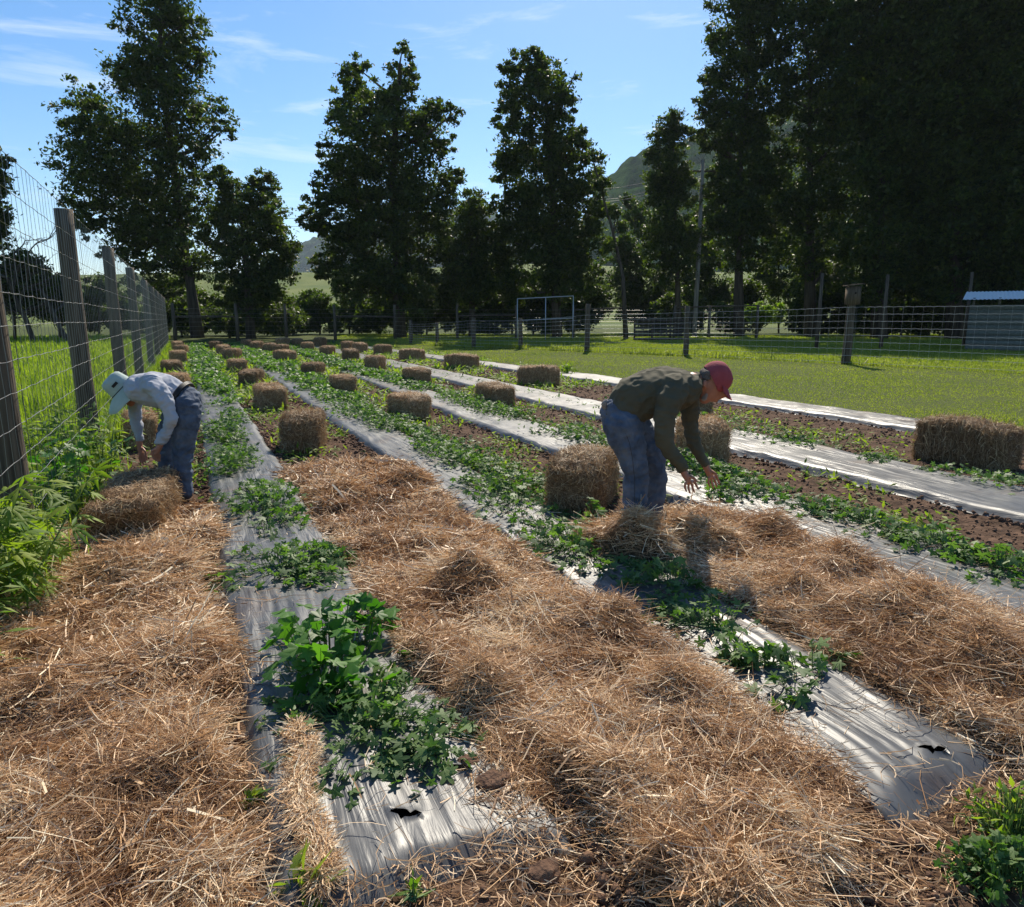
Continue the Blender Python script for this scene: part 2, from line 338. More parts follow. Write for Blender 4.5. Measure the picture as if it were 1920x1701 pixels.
def sheet_z(X, Y, l, r):
    u = (X-l)/(r-l)
    z = base_h(X, Y)+.012
    near = 1-sst(6, 14, Y)
    wx = X+.08*fbm(X*2, Y*1.2, 2, 31)*3+.10*Y*.3*(vn(Y*.7, X*0, 8)-.5)
    wr = (fbm(wx*34, Y*1.6+X*3, 3, 41)-.5)
    z = z+wr*.016*near*(.35+.9*vn(X*4, Y*1.4, 6))+(fbm(X*3.5, Y*2.2, 3, 51)-.5)*.03
    edge = np.maximum(1-sst(0, .07, u), sst(.93, 1, u))
    return z-.038*edge
for bi, bd in enumerate(BED):
    ys = [bd['e']-.35]; s = .018
    while ys[-1] < FIELD_END: ys.append(ys[-1]+s); s = max(.018, .018*(ys[-1]/3)) if ys[-1] > 3 else .018
    ys = np.array(ys); us = np.linspace(0, 1, 70)
    UU, Y = np.meshgrid(us, ys); l = bd['l'](Y)+.10*(fbm(Y*2.5, Y*0, 5, 61+bi)-.5); r = bd['r'](Y)+.11*(fbm(Y*2.3, Y*0, 5, 71+bi)-.5)
    X = l+(r-l)*UU; Z = sheet_z(X, Y, l, r)
    en = bd['e']+.30*(fbm(X*3.2, X*0, 3, 81+bi)-.5)
    Z = Z-.05*(1-sst(en-.02, en+.16, Y))
    n1, n0 = X.shape; I = (np.arange(n1-1)[:, None]*n0+np.arange(n0-1)[None]); cx = (X[:-1, :-1]+X[1:, 1:])/2; cyy = (Y[:-1, :-1]+Y[1:, 1:])/2
    keep = cyy > (en[:-1, :-1]-.02)
    for h in HOLES:
        a = (cx-h[0])*.9+(cyy-h[1])*-.43; c_ = (cx-h[0])*.43+(cyy-h[1])*.9
        keep &= ((a/.048)**2+(c_/.017)**2) > 1
        A_ = (X-h[0])*.9+(Y-h[1])*-.43; C_ = (X-h[0])*.43+(Y-h[1])*.9; q_ = np.sqrt((A_/.048)**2+(C_/.017)**2)+1e-6
        w_ = 1+.25*np.sin(A_*60+1)*np.cos(C_*90+2); nb = (q_ > .55) & (q_ < 1.45); f_ = np.where(nb, w_/q_, 1.)
        A2, C2 = A_*f_, C_*f_; X = h[0]+A2*.9+C2*.43; Y = h[1]-A2*.43+C2*.9; Z = Z+.006*nb
    I = I[keep]
    mm = mesh_np('plastic_sheet', np.stack([X, Y, Z], -1).reshape(-1, 3), np.stack([I, I+1, I+n0+1, I+n0], 1), pm, smooth=True)
    if bi == 0 or bi == 1: pass
    o = ob('plastic_mulch_sheet', mm, label=PL[bi], cat='plastic sheet', group='plastic mulch sheets on the planting beds')
def sheet_top(X, Y): return base_h(X, Y)+.012

# ------------------------------------------------------------------ straw
def straws(pos, ang, tilt, ln, wd, bend, rnd):
    n = len(pos); K = 4
    s = np.linspace(-.5, .5, K)[None]*ln[:, None]
    d = np.stack([np.cos(ang)*np.cos(tilt), np.sin(ang)*np.cos(tilt), np.sin(tilt)], 1)
    sd_ = np.stack([-np.sin(ang), np.cos(ang), np.zeros(n)], 1)
    up = np.cross(d, sd_); roll = rng.random(n)*math.pi
    wv = (sd_*np.cos(roll)[:, None]+up*np.sin(roll)[:, None])*(wd[:, None]/2)
    bv = (sd_*(rng.normal(size=n)*bend)[:, None]+np.array([0, 0, 1])*(rng.normal(size=n)*bend*.5)[:, None])
    q = (s/ln[:, None])**2*4
    C = pos[:, None]+d[:, None]*s[..., None]+bv[:, None]*(q*ln[:, None])[..., None]*.5
    V = np.stack([C-wv[:, None], C+wv[:, None]], 2).reshape(n, K*2, 3)
    f = np.array([[2*i, 2*i+1, 2*i+3, 2*i+2] for i in range(K-1)])
    Fc = (f[None]+(np.arange(n)*K*2)[:, None, None]).reshape(-1, 4)
    return V.reshape(-1, 3), Fc, np.repeat(rnd, K*2)
AISLE = [dict(l=-1.18, r=.06, y0=1.15, y1=6.25, lab='matted golden straw mulch between the left fence and first plastic row', s=0),
         dict(l=.80, r=1.93, y0=1.05, y1=7.7, lab='broad rumpled straw mulch between the first and second plastic rows', s=5),
         dict(l=2.58, r=3.85, y0=1.0, y1=4.6, lab='heaped straw mulch around the feet of the man in the cap', s=9)]
# lumps (x, y, radius, height)
LUMPS = [(*G(880, 1120)[:2], .22, .16), (*G(905, 1330)[:2], .13, .12), (*G(1250, 1330)[:2], .16, .12), (*G(650, 950)[:2], .4, .10), (*G(760, 930)[:2], .3, .10), (*G(1000, 1060)[:2], .3, .10),
         (*G(1180, 1055)[:2], .24, .14), (*G(1225, 1065)[:2], .26, .14), (*G(1270, 1050)[:2], .2, .2), (*G(1340, 1050)[:2], .22, .15), (*G(1570, 1090)[:2], .25, .13), (*G(1500, 1140)[:2], .3, .12), (*G(1700, 1190)[:2], .32, .16), (*G(1440, 1030)[:2], .3, .12),
         (*G(250, 1100)[:2], .35, .1), (*G(330, 1250)[:2], .25, .09), (*G(150, 1330)[:2], .3, .08), (*G(1150, 1180)[:2], .3, .08), (*G(300, 1480)[:2], .28, .08), (*G(1820, 1260)[:2], .35, .13), (*G(1000, 1450)[:2], .2, .07), (*G(1200, 1560)[:2], .25, .07)]
def edge_in(a, X, Y):
    wob = .22*(fbm(X*0+Y*1.7, Y*0+a['s'], 4, 91+a['s'])-.5); wob2 = .22*(fbm(Y*1.9, Y*0+3, 4, 97+a['s'])-.5)
    a_l = a['l']-(.34*np.exp(-((Y-3.85)/.38)**2) if a['s'] == 9 else 0); m = sst(a_l-.06+wob, a_l+.10+wob, X)*(1-sst(a['r']-.12+wob2, a['r']+.08+wob2, X))
    if a['s'] == 5: m = m*(1-(1-sst(1.5, 2.6, Y))*(1-sst(.96, 1.08, X+wob)))*(1-sst(-.10, .12, (X-1.40)-(Y-1.10)*1.6+.3*(fbm(X*5, Y*5, 3, 8)-.5)))
    return m*sst(a['y0']-.05, a['y0']+.3+.3*wob, Y+.25*(fbm(X*3, X*0, 3, 5)-.5)*2)*(1-sst(a['y1']-.45, a['y1']+.1, Y+.4*(fbm(X*3, X*0+9, 3, 6)-.5)))
def straw_z(a, X, Y):
    m = edge_in(a, X, Y); h = .020+.10*fbm(X*3.2, Y*3.2, 4, 101)**1.3+.12*(fbm(X*8, Y*8, 3, 111)-.42)
    for (lx, ly, lr, lh) in LUMPS: h = h+lh*np.exp(-((X-lx)**2+(Y-ly)**2)/(lr*.75)**2)
    return base_h(X, Y)+h*m-(1-m)*.05
for ai, a in enumerate(AISLE):
    xs = np.arange(a['l']-.2, a['r']+.25, .02); ys = np.arange(a['y0']-.1, a['y1']+.2, .02)
    X, Y = np.meshgrid(xs, ys); Z = straw_z(a, X, Y)-.012; m = edge_in(a, X, Y)
    n0 = len(xs); I = (np.arange(len(ys)-1)[:, None]*n0+np.arange(n0-1)[None]); I = I[m[:-1, :-1] > .12]
    V1 = np.stack([X, Y, Z], -1).reshape(-1, 3); F1 = np.stack([I, I+1, I+n0+1, I+n0], 1)
    # strands
    area = (a['r']-a['l']+.3)*(a['y1']-a['y0']); n = int(area*16000)
    X = a['l']-.36+(a['r']-a['l']+.72)*rng.random(n); yy = rng.random(n); Y = a['y0']+(a['y1']-a['y0'])*yy**1.5
    m = edge_in(a, X, Y); k = rng.random(n) < m+.05*sst(.0, .02, m)+.022*np.exp(-np.clip(np.maximum(a['l']-X, X-a['r']), 0, 1)/.09)*(Y < a['y1'])*(bedmask(X, Y) > .4); X, Y, m = X[k], Y[k], m[k]; n = len(X)
    dist = np.clip(Y/3, .8, 2.5)
    loose = rng.random(n) < .14
    z = np.maximum(straw_z(a, X, Y), sheet_top(X, Y)*(m < .3)+.0)+rng.random(n)*.028*m+.003+loose*rng.random(n)*.05*m
    ang = fbm(X*1.8, Y*1.8, 2, 121)*math.pi*5+rng.normal(size=n)*.75
    tl = rng.normal(size=n)*(.20+.35*loose)*np.clip(m, .15, 1)
    ln = np.clip(rng.gamma(3.0, .045, n), .03, .42); chf = rng.random(n) < .22; ln = np.where(chf, .008+.022*rng.random(n), ln); wd = (.0013+.0036*rng.random(n)**1.8)*dist*(1+1.6*(rng.random(n) < .045))*(1+.9*chf)
    rn = np.clip(-.02+1.0*fbm(X*3.2, Y*3.2, 3, 131)+rng.normal(size=n)*.33-.10, 0, 1)
    V2, F2, r2 = straws(np.stack([X, Y, z], 1), ang, tl, ln, wd, .18, rn)
    ob('straw_mulch', mesh_np('straw_mulch', np.concatenate([V1, V2]), np.concatenate([F1, F2+len(V1)]), [M['strawbed'], M['straw']],
       np.concatenate([np.zeros(len(V1)), r2]), midx=np.r_[np.zeros(len(F1)), np.ones(len(F2))]), label=a['lab'], cat='straw mulch', kind='stuff')
# fine tufts standing out of the mulch, and stray stalks on the plastic
def tuft_stuff():
    P_, A_, T_, L_, W_, R_ = [], [], [], [], [], []
    for (lx, ly, lr, lh) in LUMPS:
        a = min(AISLE, key=lambda q: abs((q['l']+q['r'])/2-lx)); n = int(500+1500*lr)
        ph = rng.random(n)*6.283; rr_ = lr*.9*np.sqrt(rng.random(n)); X = lx+rr_*np.cos(ph); Y = ly+rr_*np.sin(ph)
        z = straw_z(a, X, Y)+rng.random(n)*.03
        P_.append(np.stack([X, Y, z], 1)); A_.append(ph+math.pi/2+rng.normal(size=n)*.9); T_.append(rng.normal(size=n)*.45)
        L_.append(.05+.16*rng.random(n)); W_.append((.0012+.0018*rng.random(n))*max(1, ly/3.)); R_.append(np.clip(.15+.45*rng.random(n), 0, 1))
    sx = G(555, 1400); ex = G(600, 1700); n = 2600; u_ = rng.random(n); X = sx[0]+(ex[0]-sx[0])*u_+rng.normal(size=n)*.015+.02*np.sin(u_*9); Y = sx[1]+(ex[1]-sx[1])*u_
    P_.append(np.stack([X, Y, sheet_top(X, Y)+.008+.03*rng.random(n)], 1)); A_.append(1.2+rng.normal(size=n)*.7); T_.append(rng.normal(size=n)*.15); L_.append(.04+.12*rng.random(n)); W_.append(.0015+.0022*rng.random(n)); R_.append(.3+.7*rng.random(n))
    n = 2600; X = rng.uniform(-.1, 4.8, n); Y = 1.35+4.5*rng.random(n)**1.3
    k = bedmask(X, Y) > .5; X, Y = X[k], Y[k]; n = len(X)
    P_.append(np.stack([X, Y, sheet_top(X, Y)+.01+.01*rng.random(n)], 1)); A_.append(rng.random(n)*6.28); T_.append(rng.normal(size=n)*.06)
    L_.append(.04+.16*rng.random(n)**2); W_.append(.0015+.003*rng.random(n)); R_.append(.3+.6*rng.random(n))
    n = 2600; X = rng.uniform(1.2, 2.9, n); Y = rng.uniform(.95, 1.5, n)
    P_.append(np.stack([X, Y, ground_z(X, Y)+.008+.01*rng.random(n)], 1)); A_.append(rng.random(n)*6.28); T_.append(rng.normal(size=n)*.12)
    L_.append(.02+.14*rng.random(n)**2); W_.append(.0012+.003*rng.random(n)); R_.append(.2+.6*rng.random(n))
    n = 2400; X = rng.uniform(-.1, 1.3, n); Y = rng.uniform(1.2, 1.75, n)
    P_.append(np.stack([X, Y, np.maximum(ground_z(X, Y), base_h(X, Y)-.01)+.008+.01*rng.random(n)], 1)); A_.append(rng.random(n)*6.28); T_.append(rng.normal(size=n)*.12)
    L_.append(.02+.12*rng.random(n)**2); W_.append(.0012+.0026*rng.random(n)); R_.append(.2+.6*rng.random(n))
    V, Fc, r = straws(np.concatenate(P_), np.concatenate(A_), np.concatenate(T_), np.concatenate(L_), np.concatenate(W_), .3, np.concatenate(R_))
    ob('loose_straw', mesh_np('loose_straw', V, Fc, M['straw'], r), label='loose tufts and stray stalks of straw on mulch and plastic', cat='straw', kind='stuff')
tuft_stuff()

# ------------------------------------------------------------------ bales
def bale_mesh(seed, nst, Lx=.90, Wy=.44, Hz=.42):
    r = np.random.default_rng(seed); m = 26
    bm = bmesh.new(); bmesh.ops.create_cube(bm, size=1); bmesh.ops.subdivide_edges(bm, edges=bm.edges[:], cuts=m, use_grid_fill=True)
    V = np.array([v.co[:] for v in bm.verts]); bm.faces.ensure_lookup_table(); Fc = np.array([[v.index for v in f.verts] for f in bm.faces]); bm.free()
    V *= 2; p = 7; nrm = (np.abs(V)**p).sum(1)**(1/p); V = V/nrm[:, None]
    d = V/np.linalg.norm(V, axis=1)[:, None]
    W_ = V*np.array([Lx, Wy, Hz])/2
    fl = .014*np.sin(W_[:, 0]*2*math.pi/(.11)+seed+2*vn(W_[:, 2]*5, W_[:, 1]*5, seed))
    nn = np.array([mn.noise(Vector(w_*9+seed)) for w_ in W_])*.022+np.array([mn.noise(Vector(w_*26+seed)) for w_ in W_])*.012
    tw = -.016*(np.exp(-((np.abs(W_[:, 0])-.22)/.018)**2))*(np.abs(V[:, 1]) < .97)
    W_ = W_+d*(fl*(np.abs(V[:, 0]) < .97)+nn+tw)[:, None]
    W_[:, 2] += .012*np.sin(W_[:, 0]*7+seed); W_[:, 2] += Hz/2; W_[:, 2] = np.maximum(W_[:, 2], 0)
    # strands lying on the faces
    fi = r.integers(0, len(Fc), nst); c = W_[Fc[fi]].mean(1)+(r.random((nst, 3))-.5)*.03
    e1 = W_[Fc[fi, 1]]-W_[Fc[fi, 0]]; e2 = W_[Fc[fi, 3]]-W_[Fc[fi, 0]]; e1 /= np.linalg.norm(e1, axis=1)[:, None]+1e-9; e2 -= (e1*e2).sum(1)[:, None]*e1; e2 /= np.linalg.norm(e2, axis=1)[:, None]+1e-9
    nr = np.cross(e1, e2); co = c-np.array([0, 0, Hz/2]); nr *= np.sign((nr*co).sum(1))[:, None]
    a = r.random(nst)*6.28; dirv = e1*np.cos(a)[:, None]+e2*np.sin(a)[:, None]+nr*(r.normal(size=nst)*.22)[:, None]
    # on the long sides most stalks hang across the flakes
    side = (np.abs(nr[:, 1]) > .6); dirv[side] = dirv[side]*np.array([.5, 1, 1.5]); dirv /= np.linalg.norm(dirv, axis=1)[:, None]
    ln = .03+.12*r.random(nst); wd = .0022+.0026*r.random(nst); wv = np.cross(dirv, nr); wv /= np.linalg.norm(wv, axis=1)[:, None]+1e-9
    c = c+nr*(.004+.012*r.random(nst))[:, None]; s = np.array([-.5, 0, .5])
    C = c[:, None]+dirv[:, None]*(ln[:, None]*s[None])[..., None]+nr[:, None]*(np.array([.0, .0, 1.])[None]*r.normal(size=nst)[:, None]*.012)[..., None]
    C[..., 2] = np.maximum(C[..., 2], .002)
    V2 = np.stack([C-wv[:, None]*wd[:, None, None]/2, C+wv[:, None]*wd[:, None, None]/2], 2).reshape(-1, 3)
    F2 = (np.array([[0, 1, 3, 2], [2, 3, 5, 4]])[None]+(np.arange(nst)*6)[:, None, None]).reshape(-1, 4)
    rn = np.repeat(np.clip(r.normal(.42, .25, nst), 0, 1), 6)
    return mesh_np('hay_bale', np.concatenate([W_, V2]), np.concatenate([Fc, F2+len(W_)]), [M['balecore'], M['balestraw']], np.concatenate([np.zeros(len(W_)), rn]),
                   midx=np.r_[np.zeros(len(Fc)), np.ones(len(F2))])
BM = [bale_mesh(i, 9000) for i in range(4)]; BF = [bale_mesh(20+i, 2600) for i in range(3)]
# x centre, base y, x left, x right, top y, sign of the turn, label
BL = [
 (273, 1003, 192, 356, 885, -1, 'golden brown bale with a loose flake, in front of the man in the pale hat'),
 (268, 845, 237, 300, 778, 1, 'bale half hidden behind the arms of the man in the pale hat'),
 (330, 742, 302, 366, 702, -1, 'bale showing above the back of the man in the pale hat'),
 (323, 703, 302, 346, 680, 1, 'fence line bale directly beyond the back of the man in the pale hat'),
 (335, 684, 317, 352, 661, 1, 'fence line bale, second beyond the back of the man in the hat'),
 (341, 669, 327, 356, 653, -1, 'fence line bale, second from the far end by the corner post'),
 (334, 659, 322, 346, 645, 1, 'farthest bale of the line along the left fence'),
 (572, 850, 528, 617, 778, -1, 'shaggy squat bale on green weeds, nearest between the first and second rows'),
 (508, 770, 476, 541, 725, 1, 'square ended bale, second in the line between first and second rows'),
 (473, 727, 447, 500, 695, -1, 'bale third in the line between first and second rows'),
 (446, 700, 427, 466, 675, 1, 'bale fourth in the line between first and second rows'),
 (436, 678, 416, 456, 660, -1, 'bale fifth in the line between first and second rows'),
 (420, 669, 404, 434, 654, 1, 'bale sixth in the line between first and second rows'),
 (406, 659, 393, 420, 643, -1, 'farthest bale of the line between first and second rows, at the shade edge'),
 (1093, 965, 1019, 1167, 857, -1, 'large bale beside the legs of the man in the cap, left of them'),
 (768, 790, 723, 812, 744, 1, 'slanted long bale second in the line between second and third rows'),
 (644, 742, 617, 672, 705, 1, 'bale third in the line between second and third rows'),
 (588, 708, 563, 612, 681, -1, 'bale fourth in the line between second and third rows'),
 (535, 683, 511, 560, 659, 1, 'reddish dark bale fifth in the line between second and third rows'),
 (528, 667, 512, 545, 652, -1, 'bale peeking over the reddish dark bale'),
 (507, 664, 493, 522, 648, 1, 'bale just left beyond the reddish dark bale'),
 (483, 659, 470, 498, 645, -1, 'grey shaded bale near the far end between second and third rows'),
 (463, 655, 454, 476, 643, 1, 'faint bale in the tree shade, beside the far end of the second row'),
 (1312, 880, 1258, 1367, 793, 1, 'bale behind the hanging arms of the man in the cap'),
 (928, 766, 888, 968, 724, 1, 'bale second in the line between third and fourth rows'),
 (782, 729, 752, 812, 693, 1, 'bale third in the line between third and fourth rows'),
 (704, 697, 683, 726, 668, -1, 'bale fourth in the line between third and fourth rows'),
 (658, 680, 641, 676, 656, 1, 'bale fifth in the line between third and fourth rows'),
 (615, 671, 599, 631, 650, -1, 'bale sixth in the line between third and fourth rows'),
 (577, 661, 564, 590, 645, 1, 'tawny bale seventh in the line between third and fourth rows'),
 (531, 652, 516, 546, 641, -1, 'dark bale in the tree shade, leftmost of the three by the back fence'),
 (558, 651, 547, 570, 641, 1, 'dark shaded bale, middle one of the three by the back fence'),
 (601, 652, 588, 614, 641, -1, 'dark bale in the tree shade, rightmost of the three by the back fence'),
 (1807, 878, 1697, 1918, 790, 1, 'long dark bale at the right edge of the photo'),
 (1308, 782, 1283, 1333, 745, 1, 'bale mostly hidden behind the chin of the man in the cap'),
 (1010, 726, 966, 1052, 687, 1, 'long bale beside the lawn with a dark weed at its right end'),
 (866, 694, 830, 900, 665, 1, 'long bale fourth in the line beside the lawn'),
 (773, 679, 747, 799, 656, 1, 'blackish brown bale fifth in the line beside the lawn'),
 (718, 668, 699, 737, 649, -1, 'upright looking bale sixth in the line beside the lawn'),
 (675, 663, 660, 692, 646, 1, 'darker one of the two touching bales at the far end beside the lawn'),
 (652, 661, 638, 664, 645, -1, 'lighter one of the two touching bales at the far end beside the lawn'),
]
for i, (cx, by, xl, xr, ty, sg, lab) in enumerate(BL):
    p = G(cx, by); dx = p[0]; dyv = p[1]; dist = math.hypot(dx, dyv); fw = p[0]*sy+p[1]*cy
    ang = math.atan2(dyv, dx)           # heading of the line of sight
    app = (xr-xl)/F*fw*math.cos(math.atan((cx-960)/F))
    hgt = (by-ty)/F*fw; best = 0; be = 9
    for a_ in np.linspace(.05, 1.5, 60):
        e = abs(.90*math.sin(a_)+.44*math.cos(a_)-app)
        if e < be: be, best = e, a_
    half = .45*math.cos(best)+.22*math.sin(best)
    c = (p[0]+dx/dist*half*.8, p[1]+dyv/dist*half*.8)
    me = BM[i % 4] if fw < 13 else BF[i % 3]
    o = ob('hay_bale', me, label=lab, cat='hay bale', group='small square bales set out between the rows')
    o.location = (c[0], c[1], float(base_h(c[0], c[1]))-.01); o.rotation_euler = (0, 0, ang+sg*best)
    sc_ = float(np.clip(app/(.90*math.sin(best)+.44*math.cos(best)), .7, 1.25)); zz = float(np.clip(hgt/.43, .92, 1.22)) if fw < 24 else 1.12
    o.scale = (sc_, sc_, zz)
    if i == 0: o.scale[2] = .84
    if fw < 10:
        for sx_ in (-.22, .22):
            tb = MB(); k_ = np.linspace(0, 2*math.pi, 33); c_, s_ = np.cos(k_), np.sin(k_); e_ = 6.; q_ = (np.abs(c_)**e_+np.abs(s_)**e_)**(-1/e_)
            tb.tube(np.stack([np.full(33, sx_)+.004*np.sin(k_*3), .222*c_*q_, .21+.211*s_*q_], 1), .0032, 5, False); tw_ = ob('twine', tb.mesh('twine', M['twine']), o)
    if i == 0:
        fl_ = ob('loose_flake', bale_mesh(77, 2600, .15, .44, .40), o); fl_.location = (-.56, .03, .0); fl_.rotation_euler = (0, R(-13), R(7))
# ------------------------------------------------------------------ leafy plants
def leaf_lobed(lobes=5, deep=.45, n=20, cup=.12):
    th = np.linspace(-math.pi*.86, math.pi*.86, n); r = .5*(1-deep*.5+deep*.5*np.cos(th*lobes*1.0))*(1-.18*np.abs(th)/math.pi)
    x = r*np.sin(th); y = r*np.cos(th)+.1
    z = -cup*(x**2+y**2)*2+.05*np.cos(th*lobes)
    V = np.concatenate([[[0, -.12, 0.02]], np.stack([x, y, z], 1)]); Fc = np.array([[0, i, i+1] for i in range(1, n)]); return V, Fc
def leaf_lance(wd=.16):
    V = np.array([[0, 0, 0], [-wd, .4, -.03], [0, .42, .04], [wd, .4, -.03], [0, 1., -.14]], float); Fc = np.array([[0, 2, 1], [0, 3, 2], [1, 2, 4], [2, 3, 4]]); return V, Fc
def leaf_palm(k=5, spread=1.15, wd=.09):
    V0, F0 = leaf_lance(wd); Vs, Fs = [], []
    for i, a in enumerate(np.linspace(-spread, spread, k)):
        s = .55+.45*math.cos(a); c, s_ = math.cos(a), math.sin(a); Rm = np.array([[c, s_, 0], [-s_, c, 0], [0, 0, 1]]); Vs.append((V0*s)@Rm.T); Fs.append(F0+i*len(V0))
    return np.concatenate(Vs), np.concatenate(Fs)
def leaf_simple():
    return np.array([[0, -.5, 0], [-.42, .05, .07], [0, .5, -.08], [.42, .05, .07]], float), np.array([[0, 3, 2, 1]])
LB = leaf_lobed(5, .45, 24, .24); LW = leaf_lobed(5, .66, 26, .34); LP = leaf_palm(); LL = leaf_lance(); LS = leaf_simple()

def plant(name, cx, cy_, rx, ry, h, n, size, tmpl, mt, lab, cat, group, tilt=.55, stems=True, zb=None, smat='stem', spread=.5, ang=0):
    """a low leafy plant: leaves on petioles that rise from runners spreading out of its crown"""
    zf = zb or (lambda X, Y: base_h(X, Y)+.01)
    root = empty(name, (cx, cy_, float(base_h(cx, cy_))), lab, cat, group)
    nr = max(4, int(n/12)); ra = rng.random(nr)*6.283; ru = ra
    k = rng.integers(0, nr, n); n = max(6, int(n*(.8 if tmpl is LW else 1))); k = k[:n]; t_ = rng.random(n)**.62*(1.18 if tmpl is LW else 1); h = h*(.78 if tmpl is LW else 1); jit = rng.normal(size=(n, 2))*.17
    X = rx*(t_*np.cos(ra[k])+jit[:, 0]); Y = ry*(t_*np.sin(ra[k])+jit[:, 1])
    c, s = math.cos(ang), math.sin(ang); X, Y = X*c-Y*s, X*s+Y*c
    rr_ = np.sqrt((X/max(rx, ry))**2+(Y/max(rx, ry))**2)
    Z0 = zf(cx+X, cy_+Y)-root.location[2]; Z = Z0+h*(.25+.75*rng.random(n))*np.clip(1.15-rr_*.75, .2, 1)
    sz = size*(.55+.6*rng.random(n))
    Mx = euler_mats(rng.random(n)*6.283, rng.normal(size=n)*tilt, rng.normal(size=n)*tilt)
    V, Fc = scatter(tmpl[0], tmpl[1], np.stack([X, Y, Z], 1), Mx, sz)
    V[:, 2] = np.maximum(V[:, 2], np.repeat(Z0, len(tmpl[0]))+.004)
    ob('foliage', mesh_np('foliage', V, Fc, M[mt], np.repeat(rng.random(n), len(tmpl[0]))), root)
    if stems:
        mb = MB()
        for i in range(n):
            if rng.random() < .8:
                a = np.array([X[i]*.72, Y[i]*.72, Z0[i]+.01]); b_ = np.array([X[i], Y[i], Z[i]]); m_ = (a+b_)/2+np.array([0, 0, .12*h])
                mb.tube([a, m_, b_], [.0028, .0022, .0016], 3, False)
        for q in range(nr):
            e = np.array([rx*math.cos(ra[q]), ry*math.sin(ra[q])]); e = np.array([e[0]*c-e[1]*s, e[0]*s+e[1]*c]); pts = []
            for f_ in np.linspace(0, 1, 5):
                x, y = e*f_+rng.normal(size=2)*.02; pts.append([x, y, float(zf(cx+x, cy_+y))-root.location[2]+.012])
            mb.tube(pts, [.004, .0035, .003, .0025, .002], 4, False)
        ob('stems', mb.mesh('stems', M[smat]), root)
    return root
VG = 'melon vines rooted in the plastic sheets'
def pp(x, y): q = G(x, y); return q[0], q[1]
def vine(px, py, rx, ry, h, n, size, lab, tm='LW', mt='leaf', name='melon_vine', group=VG, **k):
    x, y = pp(px, py); return plant(name, x, y, rx, ry, h, n, size, {'LW': LW, 'LB': LB}[tm], mt, lab, 'vine plant', group, **k)
vine(618, 1265, .27, .46, .28, 175, .112, 'large bright squash like plant with broad upright leaves on the near plastic', 'LB', 'biglea', 'squash_plant', None, tilt=.5)
vine(690, 1385, .34, .30, .15, 330, .066, 'wilting tangled vine at the near foot of the large squash like plant')
vine(815, 1415, .22, .20, .13, 95, .075, 'small dark leaved vine beside the rock right of the large squash like plant')
vine(530, 1085, .38, .36, .17, 280, .08, 'spreading vine next beyond the large squash like plant, at the straw edge')
vine(630, 1075, .26, .30, .14, 140, .075, 'low vine reaching into the straw right of the silvery plastic')
vine(500, 965, .26, .70, .20, 330, .085, 'tall clump of vine beside the golden split faced bale')
vine(1535, 1292, .28, .22, .20, 66, .09, 'upright melon plant nearest the camera on the second plastic sheet, casting a lobed shadow')
vine(1435, 1275, .15, .15, .16, 55, .085, 'dark melon plant touching the one that casts the lobed shadow')
vine(1345, 1205, .26, .34, .16, 190, .075, 'melon plant on the second sheet between the near plants and the bushy one', tm='LW')
vine(1255, 1120, .24, .24, .22, 140, .085, 'bushy melon plant in the shadow of the man in the cap')
vine(1080, 1040, .44, .5, .18, 420, .08, 'wide dark vine left of the straw where the man in the cap stands')
vine(1110, 1000, .10, .10, .30, 34, .10, 'upright leafy stem standing just left of the shins of the man in the cap', 'LB')
vine(965, 955, .38, .8, .17, 420, .075, 'vine mass just left of the large bale by the man in the cap')
vine(1400, 935, .46, .36, .2, 260, .09, 'leafy vine under the hands of the man in the cap')
vine(1545, 965, .36, .3, .17, 190, .08, 'vine right of the one under the hands of the man in the cap')
vine(1640, 1005, .36, .3, .17, 200, .08, 'vine in the third row beyond the straw heap with dark hollow')
vine(1760, 1040, .34, .3, .18, 190, .085, 'second to last vine in the third row at the right')
vine(1880, 1085, .3, .3, .18, 180, .09, 'last vine in the third row at the right edge of the photo')
vine(1870, 905, .28, .24, .13, 110, .085, 'vine below the long dark bale at the right edge')
vine(1760, 893, .20, .16, .10, 60, .075, 'small vine below the left end of the long dark bale')
vine(1640, 875, .28, .2, .10, 90, .075, 'vine in the fourth row left of the long dark bale')
vine(1500, 840, .4, .3, .10, 130, .08, 'vine in the fourth row right of the bale behind the arms')
# vine rows farther on: too dense to tell plants apart
def vine_row(bi, f, y0, y1, dens, lab, size=.075):
    A = (y1-y0); n = int(A*dens); Y = y0+A*rng.random(n)**1.25
    c, wd, gap = f(Y); X = c+wd*(rng.random(n)+rng.random(n)-1)*(.55+.9*fbm(Y*.9, Y*0, 3, 200+bi))
    k = rng.random(n) < np.clip((fbm(X*1.3, Y*.8, 3, 210+bi)-gap)*6, 0, 1); X, Y = X[k], Y[k]; n = len(X)
    Z = base_h(X, Y)+.02+.16*rng.random(n)**1.3*(.4+fbm(X*2.5, Y*2.5, 2, 220+bi))
    near = Y < 13
    for msk, tm in ((near, LB), (~near, LS)):
        q = int(msk.sum())
        if not q: continue
        T_ = leaf_lobed(5, .8, 12, .15) if tm is LB else tm
        V, Fc = scatter(T_[0], T_[1], np.stack([X, Y, Z], 1)[msk], euler_mats(rng.random(q)*6.28, rng.normal(size=q)*.5, rng.normal(size=q)*.5), (size*(.6+.7*rng.random(q))*np.clip(Y[msk]/14, 1, 2.2)))
        ob('vine_row', mesh_np('vine_row', V, Fc, M['leaf'], np.repeat(rng.random(q)*.9, len(T_[0]))), label=lab+(' (near part)' if tm is LB else ' (far part)'), cat='vines', kind='stuff')
vine_row(0, lambda Y: (.40+.10*np.sin(Y*.5), .27+.014*Y, .40-.10*sst(9, 18, Y)), 5.6, 43, 560, 'dense melon vines down the middle of the first row')
